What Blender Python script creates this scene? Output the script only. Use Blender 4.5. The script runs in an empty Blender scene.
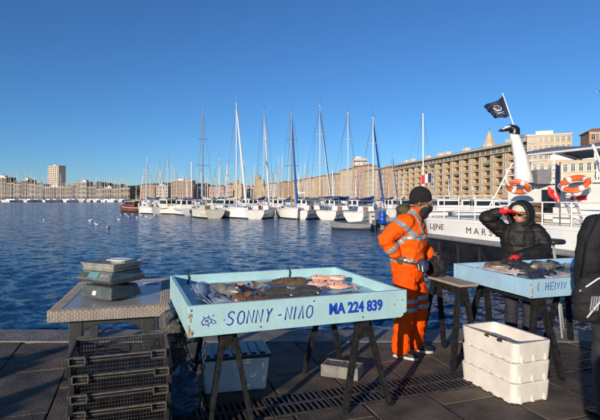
import bpy, bmesh, math, random
import numpy as np
from mathutils import Vector, Matrix, Quaternion, noise

rnd = random.Random(7)
R = math.radians
scene = bpy.context.scene
col = scene.collection

# ------------------------------------------------------------------ camera
EYE = 1.68                      # eye height above the quay
F = 480.0                       # focal length in photo pixels (600 wide)
cam_d = bpy.data.cameras.new('camera')
cam = bpy.data.objects.new('camera', cam_d)
col.objects.link(cam)
cam.location = (0, 0, EYE)
cam.rotation_euler = (R(90), 0, 0)
cam_d.sensor_width = 36.0
cam_d.lens = 36.0 * F / 600.0
cam_d.shift_y = -12.0 / 600.0
cam_d.clip_end = 6000
cam_d.clip_start = 0.05
scene.camera = cam

# ------------------------------------------------------------------ light
SUN_AZ, SUN_EL = R(-152), R(13)          # azimuth from +Y, clockwise: behind the camera to the left
to_sun = Vector((math.sin(SUN_AZ) * math.cos(SUN_EL), math.cos(SUN_AZ) * math.cos(SUN_EL), math.sin(SUN_EL)))
world = bpy.data.worlds.new('World')
scene.world = world
world.use_nodes = True
nt = world.node_tree
nt.nodes.clear()
wo = nt.nodes.new('ShaderNodeOutputWorld')
bg = nt.nodes.new('ShaderNodeBackground')
sky = nt.nodes.new('ShaderNodeTexSky')
sky.sky_type = 'NISHITA'
sky.sun_disc = False
sky.sun_elevation = SUN_EL
sky.sun_rotation = SUN_AZ
sky.altitude = 0
sky.air_density = 0.9
sky.dust_density = 0.0
sky.ozone_density = 7.0
bg.inputs['Strength'].default_value = 0.13
nt.links.new(sky.outputs[0], bg.inputs['Color'])
nt.links.new(bg.outputs[0], wo.inputs['Surface'])
sun_d = bpy.data.lights.new('sun', 'SUN')
sun_d.energy = 5.0
sun_d.angle = R(0.5)
sun_d.color = (1.0, 0.87, 0.70)
sun = bpy.data.objects.new('sun', sun_d)
col.objects.link(sun)
sun.location = (-20, -40, 30)
sun.rotation_euler = (-to_sun).to_track_quat('-Z', 'Y').to_euler()
scene.view_settings.view_transform = 'Standard'
scene.view_settings.look = 'None'
scene.view_settings.gamma = 1
scene.view_settings.use_curve_mapping = False
scene.view_settings.exposure = 0.0

# ------------------------------------------------------------------ helpers
def P(px, py, d):
    return Vector(((px - 300) / F * d, d, EYE - (py - 198) / F * d))
WATER = -0.95

def mat(name, c, rough=0.6, metal=0.0, var=0.15, scale=6.0, bump=0.0, bscale=40.0, spec=0.5, c2=None, detail=4, trans=0.0, coat=0.0, stretch=None):
    m = bpy.data.materials.new(name)
    m.use_nodes = True
    t = m.node_tree
    b = t.nodes['Principled BSDF']
    b.inputs['Roughness'].default_value = rough
    b.inputs['Metallic'].default_value = metal
    b.inputs['Specular IOR Level'].default_value = spec
    if coat: b.inputs['Coat Weight'].default_value = coat
    if trans:
        b.inputs['Subsurface Weight'].default_value = trans
        b.inputs['Subsurface Radius'].default_value = (0.02, 0.02, 0.02)
    tc = t.nodes.new('ShaderNodeTexCoord')
    src = tc.outputs['Object']
    if stretch:
        mp = t.nodes.new('ShaderNodeMapping')
        mp.inputs['Scale'].default_value = stretch
        t.links.new(src, mp.inputs[0]); src = mp.outputs[0]
    n = t.nodes.new('ShaderNodeTexNoise')
    n.inputs['Scale'].default_value = scale
    n.inputs['Detail'].default_value = detail
    t.links.new(src, n.inputs['Vector'])
    rp = t.nodes.new('ShaderNodeValToRGB')
    a = c2 if c2 else [max(0, x * (1 - var)) for x in c]
    d = c if c2 else [min(1, x * (1 + var)) for x in c]
    rp.color_ramp.elements[0].position = 0.32
    rp.color_ramp.elements[1].position = 0.68
    rp.color_ramp.elements[0].color = (*a, 1)
    rp.color_ramp.elements[1].color = (*d, 1)
    t.links.new(n.outputs['Fac'], rp.inputs[0])
    t.links.new(rp.outputs[0], b.inputs['Base Color'])
    if bump:
        n2 = t.nodes.new('ShaderNodeTexNoise')
        n2.inputs['Scale'].default_value = bscale
        n2.inputs['Detail'].default_value = 5
        t.links.new(src, n2.inputs['Vector'])
        bp = t.nodes.new('ShaderNodeBump')
        bp.inputs['Strength'].default_value = bump
        bp.inputs['Distance'].default_value = 0.02
        t.links.new(n2.outputs['Fac'], bp.inputs['Height'])
        t.links.new(bp.outputs[0], b.inputs['Normal'])
    return m

class MB:
    """collects shapes for one mesh"""
    def __init__(s): s.v = []; s.f = []; s.mi = []; s.cur = 0
    def add(s, vs, fs):
        o = len(s.v)
        s.v += [tuple(x) for x in vs]
        s.f += [tuple(i + o for i in f) for f in fs]
        s.mi += [s.cur] * len(fs)
        return s
    def hexa(s, p):      # 8 points: bottom 4 ccw, top 4 ccw
        return s.add(p, [(3, 2, 1, 0), (4, 5, 6, 7), (0, 1, 5, 4), (1, 2, 6, 5), (2, 3, 7, 6), (3, 0, 4, 7)])
    def box(s, c, size, rot=None):
        x, y, z = size[0] / 2, size[1] / 2, size[2] / 2
        p = [Vector(q) for q in ((-x, -y, -z), (x, -y, -z), (x, y, -z), (-x, y, -z), (-x, -y, z), (x, -y, z), (x, y, z), (-x, y, z))]
        if rot is not None: p = [rot @ q for q in p]
        c = Vector(c)
        return s.hexa([q + c for q in p])
    def bar(s, a, b, w, h, up=(0, 0, 1)):
        a, b = Vector(a), Vector(b)
        d = (b - a).normalized(); up = Vector(up)
        if abs(d.dot(up)) > 0.98: up = Vector((0, 1, 0))
        sd = d.cross(up).normalized(); up = sd.cross(d)
        o = [-sd * w / 2 - up * h / 2, sd * w / 2 - up * h / 2, sd * w / 2 + up * h / 2, -sd * w / 2 + up * h / 2]
        return s.add([a + q for q in o] + [b + q for q in o], [(3, 2, 1, 0), (4, 5, 6, 7), (0, 1, 5, 4), (1, 2, 6, 5), (2, 3, 7, 6), (3, 0, 4, 7)])
    def tube(s, pts, r, n=8, caps=True, flat=1.0, flatdir=None):
        pts = [Vector(p) for p in pts]
        k = len(pts)
        rs = list(r) if hasattr(r, '__len__') else [r] * k
        rings = []
        prev = None
        for i in range(k):
            d = (pts[min(i + 1, k - 1)] - pts[max(i - 1, 0)])
            d = d.normalized() if d.length > 1e-9 else Vector((0, 0, 1))
            if flatdir is not None: a = Vector(flatdir)
            elif prev is None: a = Vector((0, 0, 1)) if abs(d.z) < 0.9 else Vector((1, 0, 0))
            else: a = prev
            a = (a - d * a.dot(d))
            if a.length < 1e-6: a = d.orthogonal()
            a.normalize(); b = d.cross(a); prev = a
            rings.append([pts[i] + a * math.cos(2 * math.pi * j / n) * rs[i] * flat + b * math.sin(2 * math.pi * j / n) * rs[i] for j in range(n)])
        return s.loft(rings, caps)
    def loft(s, rings, caps=True, closed=True):
        n = len(rings[0]); vs = [q for r in rings for q in r]; fs = []
        for i in range(len(rings) - 1):
            for j in range(n if closed else n - 1):
                a, b = i * n + j, i * n + (j + 1) % n
                fs.append((a, b, b + n, a + n))
        if caps:
            fs.append(tuple(range(n - 1, -1, -1)))
            fs.append(tuple(range((len(rings) - 1) * n, len(rings) * n)))
        return s.add(vs, fs)
    def lathe(s, prof, c=(0, 0, 0), n=16, rot=None, caps=True):
        c = Vector(c); rings = []
        for r_, z in prof:
            ring = [Vector((r_ * math.cos(2 * math.pi * j / n), r_ * math.sin(2 * math.pi * j / n), z)) for j in range(n)]
            if rot is not None: ring = [rot @ q for q in ring]
            rings.append([q + c for q in ring])
        return s.loft(rings, caps)
    def ell(s, c, r, rot=None, n=14, m=9):
        prof = []
        c = Vector(c); rings = []
        for i in range(m + 1):
            t = -math.pi / 2 + math.pi * (i + 0.001 if i == 0 else i - 0.001 if i == m else i) / m
            ring = [Vector((r[0] * math.cos(t) * math.cos(2 * math.pi * j / n), r[1] * math.cos(t) * math.sin(2 * math.pi * j / n), r[2] * math.sin(t))) for j in range(n)]
            if rot is not None: ring = [rot @ q for q in ring]
            rings.append([q + c for q in ring])
        return s.loft(rings, True)
    def prism(s, poly, z0, z1):
        n = len(poly)
        return s.loft([[Vector((p[0], p[1], z0)) for p in poly], [Vector((p[0], p[1], z1)) for p in poly]], True)
    def sheet(s, poly, th, nrm):       # polygon with thickness
        nrm = Vector(nrm).normalized() * th / 2
        return s.loft([[Vector(p) - nrm for p in poly], [Vector(p) + nrm for p in poly]], True)
    def mesh(s, name='mesh', smooth=False):
        me = bpy.data.meshes.new(name)
        me.from_pydata(s.v, [], s.f)
        if any(s.mi): me.polygons.foreach_set('material_index', s.mi)
        bm = bmesh.new(); bm.from_mesh(me)
        bmesh.ops.recalc_face_normals(bm, faces=bm.faces)
        bm.to_mesh(me); bm.free()
        if smooth: me.polygons.foreach_set('use_smooth', [True] * len(me.polygons))
        me.update()
        return me
    def build(s, name, m, parent=None, smooth=False, bevel=0, seg=2):
        return mobj(name, s.mesh(name, smooth), m, parent, bevel, seg)

def mobj(name, me, m, parent=None, bevel=0, seg=2, loc=None, rz=None):
    o = bpy.data.objects.new(name, me)
    col.objects.link(o)
    if m is not None and not me.materials:
        for q in (m if isinstance(m, (list, tuple)) else [m]): me.materials.append(q)
    if parent is not None: o.parent = parent
    if bevel:
        b = o.modifiers.new('bevel', 'BEVEL'); b.width = bevel; b.segments = seg; b.limit_method = 'ANGLE'
    if loc is not None: o.location = loc
    if rz is not None: o.rotation_euler[2] = rz
    return o
def tag(o, label, cat, group=None):
    o['label'] = label; o['category'] = cat
    if group: o['group'] = group
    return o
def struct(o): o['kind'] = 'structure'; return o
def thing(name, label, cat, loc=(0, 0, 0), rz=0.0, group=None):
    o = bpy.data.objects.new(name, None); col.objects.link(o)
    o.location = loc; o.rotation_euler = (0, 0, rz); o.empty_display_size = 0.1
    return tag(o, label, cat, group)
def dup(root, loc=None, rz=None, label=None, group=None, parent=None, kids=None):
    c = root.copy(); col.objects.link(c)
    if parent is not None: c.parent = parent
    if loc is not None: c.location = loc
    if rz is not None: c.rotation_euler[2] = rz
    if label: c['label'] = label
    if group: c['group'] = group
    for ch in list(root.children): dup(ch, parent=c)
    return c
def fuse(mb, voxel, smooth=4, fold=0.0, fscale=8.0, fn=None, seed=0.0, fac=0.5):
    """fuse overlapping shapes into ONE continuous surface"""
    o = bpy.data.objects.new('tmp', mb.mesh('tmp')); col.objects.link(o)
    r = o.modifiers.new('r', 'REMESH'); r.mode = 'VOXEL'; r.voxel_size = voxel
    if smooth:
        q = o.modifiers.new('s', 'SMOOTH'); q.iterations = smooth; q.factor = fac
    dg = bpy.context.evaluated_depsgraph_get(); dg.update()
    me = bpy.data.meshes.new_from_object(o.evaluated_get(dg))
    bpy.data.objects.remove(o)
    if fold or fn:
        vs = [v.co.copy() for v in me.vertices]; ns = [v.normal.copy() for v in me.vertices]
        for v, c, n in zip(me.vertices, vs, ns):
            h = 0
            if fold: h += fold * (1 - 2 * abs(noise.noise(Vector((c.x * fscale + seed, c.y * fscale, c.z * fscale * 1.5))))) + fold * .5 * noise.noise(Vector((c.x * fscale * 2.7, c.y * fscale * 2.7 + seed, c.z * fscale * 3)))
            if fn: h += fn(c)
            v.co = c + n * h
    me.polygons.foreach_set('use_smooth', [True] * len(me.polygons))
    me.update()
    return me
def band(src_me, name, m, parent, origin, normal, half, pred, lift=0.004):
    """a strip of cloth following the surface of another mesh between two planes"""
    bm = bmesh.new(); bm.from_mesh(src_me)
    origin = Vector(origin); normal = Vector(normal).normalized()
    bmesh.ops.delete(bm, geom=[f for f in bm.faces if abs((f.calc_center_median() - origin).dot(normal)) > half + .05 or not pred(f.calc_center_median())], context='FACES')
    for sg in (-1, 1):
        bmesh.ops.bisect_plane(bm, geom=bm.verts[:] + bm.edges[:] + bm.faces[:], plane_co=origin + normal * half * sg, plane_no=normal * sg, clear_outer=True)
    bm.normal_update()
    for v in bm.verts: v.co += v.normal * lift
    me = bpy.data.meshes.new(name); bm.to_mesh(me); bm.free()
    me.materials.clear()
    o = mobj(name, me, m, parent)
    sd = o.modifiers.new('thick', 'SOLIDIFY'); sd.thickness = 0.003; sd.offset = 1
    return o
def text_mesh(body, size, depth=0.004, offset=0.0, sx=1.0, shear=0.0):
    cu = bpy.data.curves.new('txt', 'FONT'); cu.body = body; cu.size = size; cu.extrude = depth / 2; cu.offset = offset; cu.shear = shear
    cu.resolution_u = 3
    o = bpy.data.objects.new('txt', cu); col.objects.link(o)
    dg = bpy.context.evaluated_depsgraph_get(); dg.update()
    me = bpy.data.meshes.new_from_object(o.evaluated_get(dg))
    bpy.data.objects.remove(o); bpy.data.curves.remove(cu)
    me.materials.clear()
    for v in me.vertices: v.co.x *= sx
    return me
def put_text(me, name, m, parent, org, ux, uy):
    ux, uy = Vector(ux).normalized(), Vector(uy).normalized(); uz = ux.cross(uy)
    for v in me.vertices:
        c = v.co; v.co = Vector(org) + ux * c.x + uy * c.y + uz * (c.z + 0.003)
    return mobj(name, me, m, parent)
# ------------------------------------------------------------------ materials
m_slab = mat('quay_stone', (0.125, 0.098, 0.078), 0.8, spec=0.2, var=0.4, scale=3.5, bump=0.6, bscale=55, detail=8)
m_slab2 = mat('quay_stone_worn', (0.098, 0.08, 0.066), 0.7, spec=0.25, var=0.45, scale=4.5, bump=0.6, bscale=60, detail=8)
m_coping = mat('coping_stone', (0.20, 0.18, 0.155), 0.7, var=0.3, scale=4, bump=0.7, bscale=35, detail=8)
m_joint = mat('joint_dirt', (0.05, 0.045, 0.04), 0.9, var=0.4, scale=20)
m_iron = mat('cast_iron', (0.07, 0.06, 0.055), 0.5, 0.4, var=0.4, scale=18, bump=0.3)
m_black = mat('black_hole', (0.01, 0.01, 0.01), 0.9)
m_aqua = mat('aqua_paint', (0.40, 0.62, 0.645), 0.45, var=0.07, scale=5, bump=0.12, bscale=25)
m_aqua_chip = mat('bare_wood_chip', (0.42, 0.30, 0.18), 0.8, var=0.4, scale=30)
m_sky = mat('pale_blue_paint', (0.33, 0.53, 0.68), 0.45, var=0.08, scale=5, bump=0.12, bscale=25)
m_blueink = mat('blue_paint', (0.02, 0.05, 0.35), 0.5, var=0.25, scale=30)
m_royal = mat('royal_blue_letters', (0.015, 0.06, 0.48), 0.4, var=0.1, scale=30)
m_trestle = mat('dark_trestle_wood', (0.012, 0.012, 0.013), 0.75, spec=0.25, var=0.6, scale=20, bump=0.5, bscale=60)
m_plank = mat('weathered_plank', (0.36, 0.30, 0.23), 0.8, var=0.3, scale=4, bump=0.3, stretch=(1, 8, 8))
m_rattan = mat('rattan_plastic', (0.33, 0.28, 0.235), 0.55, var=0.18, scale=12, bump=0.2, bscale=90)
m_tabletop = mat('tabletop_plastic', (0.33, 0.31, 0.30), 0.3, var=0.15, scale=5)
m_tableleg = mat('table_leg_plastic', (0.03, 0.032, 0.035), 0.5, var=0.3)
m_crate = mat('black_plastic', (0.018, 0.018, 0.02), 0.42, var=0.5, scale=15)
m_crate_sunlit = mat('sunlit_plastic', (0.105, 0.092, 0.075), 0.65, var=0.35, scale=25)  # black crate plastic with sunlight on rims and brackets painted in as tan
m_scale = mat('scale_body', (0.07, 0.085, 0.08), 0.5, var=0.3, scale=14, bump=0.15)
m_scale2 = mat('scale_housing', (0.13, 0.15, 0.145), 0.4, var=0.25, scale=10)
m_lcd = mat('lcd', (0.14, 0.28, 0.32), 0.15, var=0.1)
m_pan = mat('scale_pan', (0.42, 0.42, 0.36), 0.35, 0.3, var=0.25, scale=12)
m_label = mat('white_label', (0.75, 0.75, 0.72), 0.6, var=0.05)
m_foam = mat('fish_box_white', (0.72, 0.67, 0.60), 0.6, var=0.12, scale=5, bump=0.15, bscale=20, trans=0.1)
m_rust = mat('brown_stain', (0.05, 0.03, 0.02), 0.8, var=0.5, scale=20)
m_tote = mat('clear_plastic', (0.80, 0.75, 0.69), 0.35, var=0.15, trans=0.2)
m_lid = mat('dark_lid', (0.025, 0.04, 0.05), 0.3, var=0.3)
m_conc = mat('concrete', (0.20, 0.19, 0.18), 0.85, var=0.3, scale=12, bump=0.5)
m_net = mat('grey_net', (0.10, 0.10, 0.095), 0.85, var=0.6, scale=35, bump=1.0, bscale=70)
m_bag = mat('blue_bag', (0.05, 0.10, 0.17), 0.3, var=0.3, scale=10)
m_cord = mat('green_cord', (0.02, 0.06, 0.05), 0.6)
m_rope = mat('white_cord', (0.65, 0.64, 0.60), 0.7, var=0.2)
m_hivis = mat('hivis_orange', (0.97, 0.115, 0.004), 0.75, spec=0.15, var=0.12, scale=7, bump=0.35, bscale=22)
m_hivis2 = mat('hivis_trousers', (0.88, 0.085, 0.002), 0.75, spec=0.15, var=0.15, scale=6, bump=0.35, bscale=18)
m_reflect = mat('reflective_tape', (0.36, 0.38, 0.40), 0.35, 0.3, var=0.12, scale=30)
m_skin_dark = mat('skin_brown', (0.16, 0.075, 0.045), 0.5, var=0.12, scale=20)
m_skin = mat('skin_light', (0.55, 0.27, 0.18), 0.5, var=0.12, scale=20, trans=0.15)
m_blackknit = mat('black_knit', (0.010, 0.010, 0.012), 0.9, var=0.4, scale=60, bump=0.5, bscale=200)
m_blackcoat = mat('black_coat', (0.012, 0.011, 0.011), 0.6, spec=0.35, var=0.3, scale=8, bump=0.4, bscale=25)
m_blackcloth = mat('black_cloth', (0.008, 0.008, 0.010), 0.8, var=0.3, scale=10, bump=0.3, bscale=40)
m_trouser = mat('dark_trousers', (0.02, 0.022, 0.03), 0.8, var=0.3)
m_olive = mat('olive_hood', (0.07, 0.06, 0.03), 0.8, var=0.4, scale=20, bump=0.4)
m_bagblue = mat('waist_bag_cloth', (0.03, 0.04, 0.07), 0.6, var=0.4, scale=20)
m_redglove = mat('red_glove', (0.70, 0.015, 0.025), 0.5, var=0.15, scale=20)
m_cream = mat('cream_hat', (0.62, 0.60, 0.45), 0.85, var=0.15, scale=50, bump=0.4, bscale=150)
m_glasses = mat('dark_lens', (0.01, 0.008, 0.008), 0.1)
m_lips = mat('lips', (0.35, 0.09, 0.08), 0.5)
m_shoe = mat('black_shoe', (0.015, 0.015, 0.015), 0.4)
m_sole = mat('white_sole', (0.5, 0.5, 0.48), 0.6)
# boats
m_hull = mat('white_gelcoat', (0.78, 0.76, 0.72), 0.3, var=0.06, scale=1.5)
m_hull_cream = mat('cream_gelcoat', (0.70, 0.66, 0.56), 0.35, var=0.08, scale=1.5)
m_hullwood = mat('varnished_hull', (0.16, 0.05, 0.025), 0.4, var=0.3, scale=2)
m_deck = mat('deck', (0.55, 0.52, 0.46), 0.6, var=0.1)
m_glass = mat('boat_window', (0.015, 0.02, 0.03), 0.1, var=0.2)
m_mast = mat('mast_alloy', (0.62, 0.62, 0.62), 0.35, 0.4, var=0.06)
m_mast_brown = mat('mast_varnish', (0.22, 0.12, 0.06), 0.4, var=0.1)
m_wire = mat('rigging_wire', (0.22, 0.23, 0.25), 0.4, 0.5)
m_bluecover = mat('blue_sail_cover', (0.02, 0.07, 0.28), 0.7, var=0.2)
m_whitecover = mat('cream_sail_cover', (0.6, 0.56, 0.48), 0.7, var=0.1)
m_greencover = mat('green_cover', (0.03, 0.16, 0.14), 0.7, var=0.2)
m_boot = mat('boot_stripe', (0.03, 0.04, 0.06), 0.5)
m_ferrywhite = mat('ferry_white', (0.80, 0.79, 0.76), 0.4, var=0.07, scale=1.2, bump=0.1, bscale=6)
m_ferryblack = mat('ferry_black', (0.012, 0.012, 0.014), 0.35, var=0.6, scale=2, bump=0.3, bscale=8)
m_orange = mat('lifebuoy_orange', (0.80, 0.13, 0.03), 0.5, var=0.08)
m_red = mat('red_cloth', (0.65, 0.02, 0.03), 0.6, var=0.1)
m_navy = mat('navy_flag', (0.012, 0.022, 0.07), 0.7, var=0.3, scale=3)
m_white = mat('white_cloth', (0.75, 0.75, 0.75), 0.6, var=0.05)
m_grey = mat('awning_grey', (0.20, 0.20, 0.21), 0.6, var=0.15)
m_bluedrum = mat('blue_drum', (0.01, 0.06, 0.42), 0.35, var=0.1)
m_brownbulk = mat('brown_wood', (0.20, 0.11, 0.06), 0.6, var=0.3, scale=4)
# buildings
def bmat(name, c): return mat(name, c, 0.85, var=0.12, scale=0.25, bump=0.2, bscale=2)
m_stone = bmat('golden_stone', (0.48, 0.32, 0.17))
m_stone_lt = bmat('pale_stone', (0.56, 0.42, 0.26))
m_facades = [bmat('facade_ochre', (0.50, 0.34, 0.19)), bmat('facade_cream', (0.58, 0.45, 0.30)), bmat('facade_pink', (0.50, 0.33, 0.24)), bmat('facade_sand', (0.54, 0.40, 0.24)), bmat('facade_brown', (0.36, 0.24, 0.15))]
m_cream_b = bmat('cream_render', (0.62, 0.52, 0.36))
m_brick = bmat('brown_brick', (0.34, 0.20, 0.12))
m_tower = bmat('tower_concrete', (0.52, 0.44, 0.34))
m_whiteb = bmat('white_render', (0.62, 0.60, 0.55))
m_tile = bmat('roof_tile', (0.34, 0.17, 0.10))
m_winglass = mat('window_glass', (0.03, 0.035, 0.045), 0.2, var=0.3, scale=0.4)
m_shutter = mat('green_shutter', (0.13, 0.22, 0.18), 0.7, var=0.3, scale=0.3)
m_balc = mat('balcony_rail', (0.10, 0.09, 0.08), 0.6)
m_whiteedge = mat('white_edge', (0.66, 0.62, 0.56), 0.7, var=0.05)
m_leaf = mat('dark_foliage', (0.035, 0.055, 0.02), 0.8, var=0.5, scale=0.3)
m_hill = mat('hill_scrub', (0.10, 0.10, 0.06), 0.9, var=0.4, scale=0.05)
m_quayfar = mat('far_quay_stone', (0.30, 0.25, 0.19), 0.85, var=0.2, scale=0.3)
m_gull = mat('gull_white', (0.75, 0.74, 0.72), 0.7)
m_gullgrey = mat('gull_grey', (0.25, 0.27, 0.30), 0.7)
# ------------------------------------------------------------------ water
QE = 6.12                     # quay edge distance
def make_water():
    rows = [QE - 0.3]
    while rows[-1] < 3500: rows.append(rows[-1] * 1.0105 + 0.004)
    rows = np.array(rows)
    tx = np.concatenate([np.linspace(-2.6, -0.8, 40)[:-1], np.linspace(-0.8, 0.8, 330), np.linspace(0.8, 2.6, 40)[1:]])
    Y = np.repeat(rows[:, None], len(tx), 1)
    X = (Y + 4.0) * tx[None, :]
    Z = np.zeros_like(X)
    sp = np.maximum(Y * 0.0105, (Y + 4) * 0.005)
    r = np.random.RandomState(3)
    for k in range(54):
        lam = 0.24 * (4.5 ** r.rand())
        a = R(100) + r.randn() * 0.75
        amp = 0.0125 * lam ** 0.95
        w = np.clip((lam / sp - 2.5) / 4, 0, 1)
        ph = (X * math.cos(a) + Y * math.sin(a)) * 2 * math.pi / lam + r.rand() * 6.28
        ph = ph + 0.8 * np.sin(X * 0.31 * r.rand() + Y * 0.23 + k)
        Z += w * amp * (1 - 2 * np.abs(np.sin(ph / 2)) if k % 2 else np.sin(ph)) * 0.62
    Z += WATER
    n, m = X.shape
    verts = np.stack([X, Y, Z], -1).reshape(-1, 3)
    idx = np.arange(n * m).reshape(n, m)
    quads = np.stack([idx[:-1, :-1], idx[:-1, 1:], idx[1:, 1:], idx[1:, :-1]], -1).reshape(-1, 4)
    me = bpy.data.meshes.new('harbour_water')
    me.from_pydata(verts.tolist(), [], quads.tolist())
    me.polygons.foreach_set('use_smooth', [True] * len(me.polygons))
    mw = bpy.data.materials.new('harbour_water'); mw.use_nodes = True
    t = mw.node_tree; b = t.nodes['Principled BSDF']
    b.inputs['Base Color'].default_value = (0.010, 0.058, 0.14, 1)
    b.inputs['Roughness'].default_value = 0.12
    b.inputs['IOR'].default_value = 1.33; b.inputs['Specular IOR Level'].default_value = 0.38
    tc = t.nodes.new('ShaderNodeTexCoord')
    mp = t.nodes.new('ShaderNodeMapping'); mp.inputs['Scale'].default_value = (0.7, 1.2, 1)
    t.links.new(tc.outputs['Object'], mp.inputs[0])
    # wavelet slopes straight from noise vectors, so that far ripples keep their tilt
    cur = t.nodes.new('ShaderNodeNewGeometry').outputs['Normal']
    for sc, amp in ((1.7, 0.95), (5.0, 0.95), (14.0, 0.65)):
        nz = t.nodes.new('ShaderNodeTexNoise'); nz.inputs['Scale'].default_value = sc; nz.inputs['Detail'].default_value = 2
        nz.inputs['Distortion'].default_value = 0.5
        t.links.new(mp.outputs[0], nz.inputs['Vector'])
        sb = t.nodes.new('ShaderNodeVectorMath'); sb.operation = 'SUBTRACT'; sb.inputs[1].default_value = (0.5, 0.5, 0.5); t.links.new(nz.outputs['Color'], sb.inputs[0])
        ml = t.nodes.new('ShaderNodeVectorMath'); ml.operation = 'MULTIPLY'; ml.inputs[1].default_value = (amp * .7, amp, 0); t.links.new(sb.outputs[0], ml.inputs[0])
        ad = t.nodes.new('ShaderNodeVectorMath'); ad.operation = 'ADD'; t.links.new(cur, ad.inputs[0]); t.links.new(ml.outputs[0], ad.inputs[1]); cur = ad.outputs[0]
    nm = t.nodes.new('ShaderNodeVectorMath'); nm.operation = 'NORMALIZE'; t.links.new(cur, nm.inputs[0])
    t.links.new(nm.outputs[0], b.inputs['Normal'])
    return struct(mobj('water', me, mw))
make_water()

# ------------------------------------------------------------------ quay with paving slabs, coping and drain grate
GA = R(19)
gu, gv = Vector((math.cos(GA), math.sin(GA), 0)), Vector((-math.sin(GA), math.cos(GA), 0))
G0 = Vector((0.45, 4.10, 0))
quay = MB()
quay.hexa([Vector(p) for p in ((-60, -50, -3), (60, -50, -3), (60, QE - .03, -3), (-60, QE - .03, -3), (-60, -50, -.03), (60, -50, -.03), (60, QE - .03, -.03), (-60, QE - .03, -.03))])
quay = struct(quay.build('quay', m_joint))
def clip(poly, fn):
    out = []
    for i in range(len(poly)):
        a, b = poly[i], poly[(i + 1) % len(poly)]
        fa, fb = fn(a), fn(b)
        if fa >= 0: out.append(a)
        if (fa >= 0) != (fb >= 0): out.append(a + (b - a) * (fa / (fa - fb)))
    return out
COP = QE - 0.52
def slab(poly, m, name='paving_slab', zt=0.0, inset=0.006):
    if len(poly) < 3: return
    c = sum(poly, Vector((0, 0, 0))) / len(poly)
    area = abs(sum(poly[i].x * poly[(i + 1) % len(poly)].y - poly[i].y * poly[(i + 1) % len(poly)].x for i in range(len(poly)))) / 2
    if area < 0.01: return
    tl = Vector((rnd.uniform(-.004, .004), rnd.uniform(-.004, .004)))
    b = MB(); z = zt + rnd.uniform(-.004, .003)
    lo, mid, hi = [], [], []
    for p in poly:
        d = (c - p); d = d.normalized() * min(inset * 1.5, d.length * .3)
        e = d.normalized() * min(.010, (c - p).length * .2)
        zz = z + (p - c).x * tl.x + (p - c).y * tl.y
        lo.append(Vector((p.x + d.x, p.y + d.y, -0.028))); mid.append(Vector((p.x + d.x, p.y + d.y, zz - .006))); hi.append(Vector((p.x + d.x + e.x, p.y + d.y + e.y, zz)))
    b.loft([lo, mid, hi], True)
    b.build(name, m, quay)
SW, SH = 0.60, 1.05          # columns run away from the camera
for i in range(-12, 13):
    sa, sb = i * SW, (i + 1) * SW; off = (i % 2) * SH * .5 + rnd.uniform(-.12, .12)
    for k in range(-4, 6):
        ta, tb = k * SH + off, (k + 1) * SH + off
        for lo, hi in ((.2, 9), (-9, -.2)):
            a_, b_ = max(ta, lo), min(tb, hi)
            if b_ - a_ < .04: continue
            poly = [G0 + gu * p + gv * q for p, q in ((sa, a_), (sb, a_), (sb, b_), (sa, b_))]
            poly = clip(poly, lambda p: COP - p.y)
            poly = clip(poly, lambda p: p.y - 2.3) if poly else poly
            if not poly or max(abs(p.x) for p in poly) > 6.6: continue
            slab(poly, m_slab if rnd.random() < .6 else m_slab2)
for i in range(-5, 6):
    a = i * 1.22 + rnd.uniform(-.04, .04)
    slab([Vector((a, COP + .002, 0)), Vector((a + 1.21, COP + .002, 0)), Vector((a + 1.21, QE, 0)), Vector((a, QE, 0))], m_coping, 'coping_stone', 0.004)
fl = MB()
fl.hexa([Vector(p) for p in ((-60, -50, -.02), (60, -50, -.02), (60, 2.28, -.02), (-60, 2.28, -.02), (-60, -50, -.004), (60, -50, -.004), (60, 2.28, -.004), (-60, 2.28, -.004))])
fl.build('paving_behind', m_slab, quay)
for sx in (-1, 1):
    f2 = MB(); x0, x1 = sorted((sx * 6.2, sx * 60))
    f2.hexa([Vector((x, y, z)) for z in (-.02, -.006) for x, y in ((x0, 2.285), (x1, 2.285), (x1, QE), (x0, QE))])
    f2.build('paving_beside', m_slab, quay)
# drain: slotted cast-iron panels
gp = MB()
PW = 0.5
gp.box((0, -.183, -.008), (PW - .008, .022, .03)); gp.box((0, .183, -.008), (PW - .008, .022, .03)); gp.box((0, 0, -.008), (PW - .008, .03, .03))
for e in (-1, 1): gp.box((e * (PW / 2 - .012), 0, -.008), (.016, .344, .029))
for j in range(9):
    x = -PW / 2 + .055 + j * .049
    gp.box((x, .094, -.008), (.022, .16, .028)); gp.box((x, -.094, -.008), (.022, .16, .028))
gme = gp.mesh('drain_grate'); gme.materials.append(m_iron)
for i in range(-7, 8):
    c = G0 + gu * (i * PW)
    o = mobj('drain_grate', gme, m_iron, quay, bevel=.003, seg=1, loc=(c.x, c.y, 0), rz=GA)

# ------------------------------------------------------------------ far land
def land(name, poly, z1, m=None):
    b = MB(); b.prism(poly, -3, z1); return struct(b.build(name, m or m_quayfar))
land('far_quay', [(-700, 372), (-40, 372), (-30, 330), (30, 380), (50, 340), (66, 300), (87, 165), (92, 100), (300, 95), (900, 900), (-900, 900)], 0.6)

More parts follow.
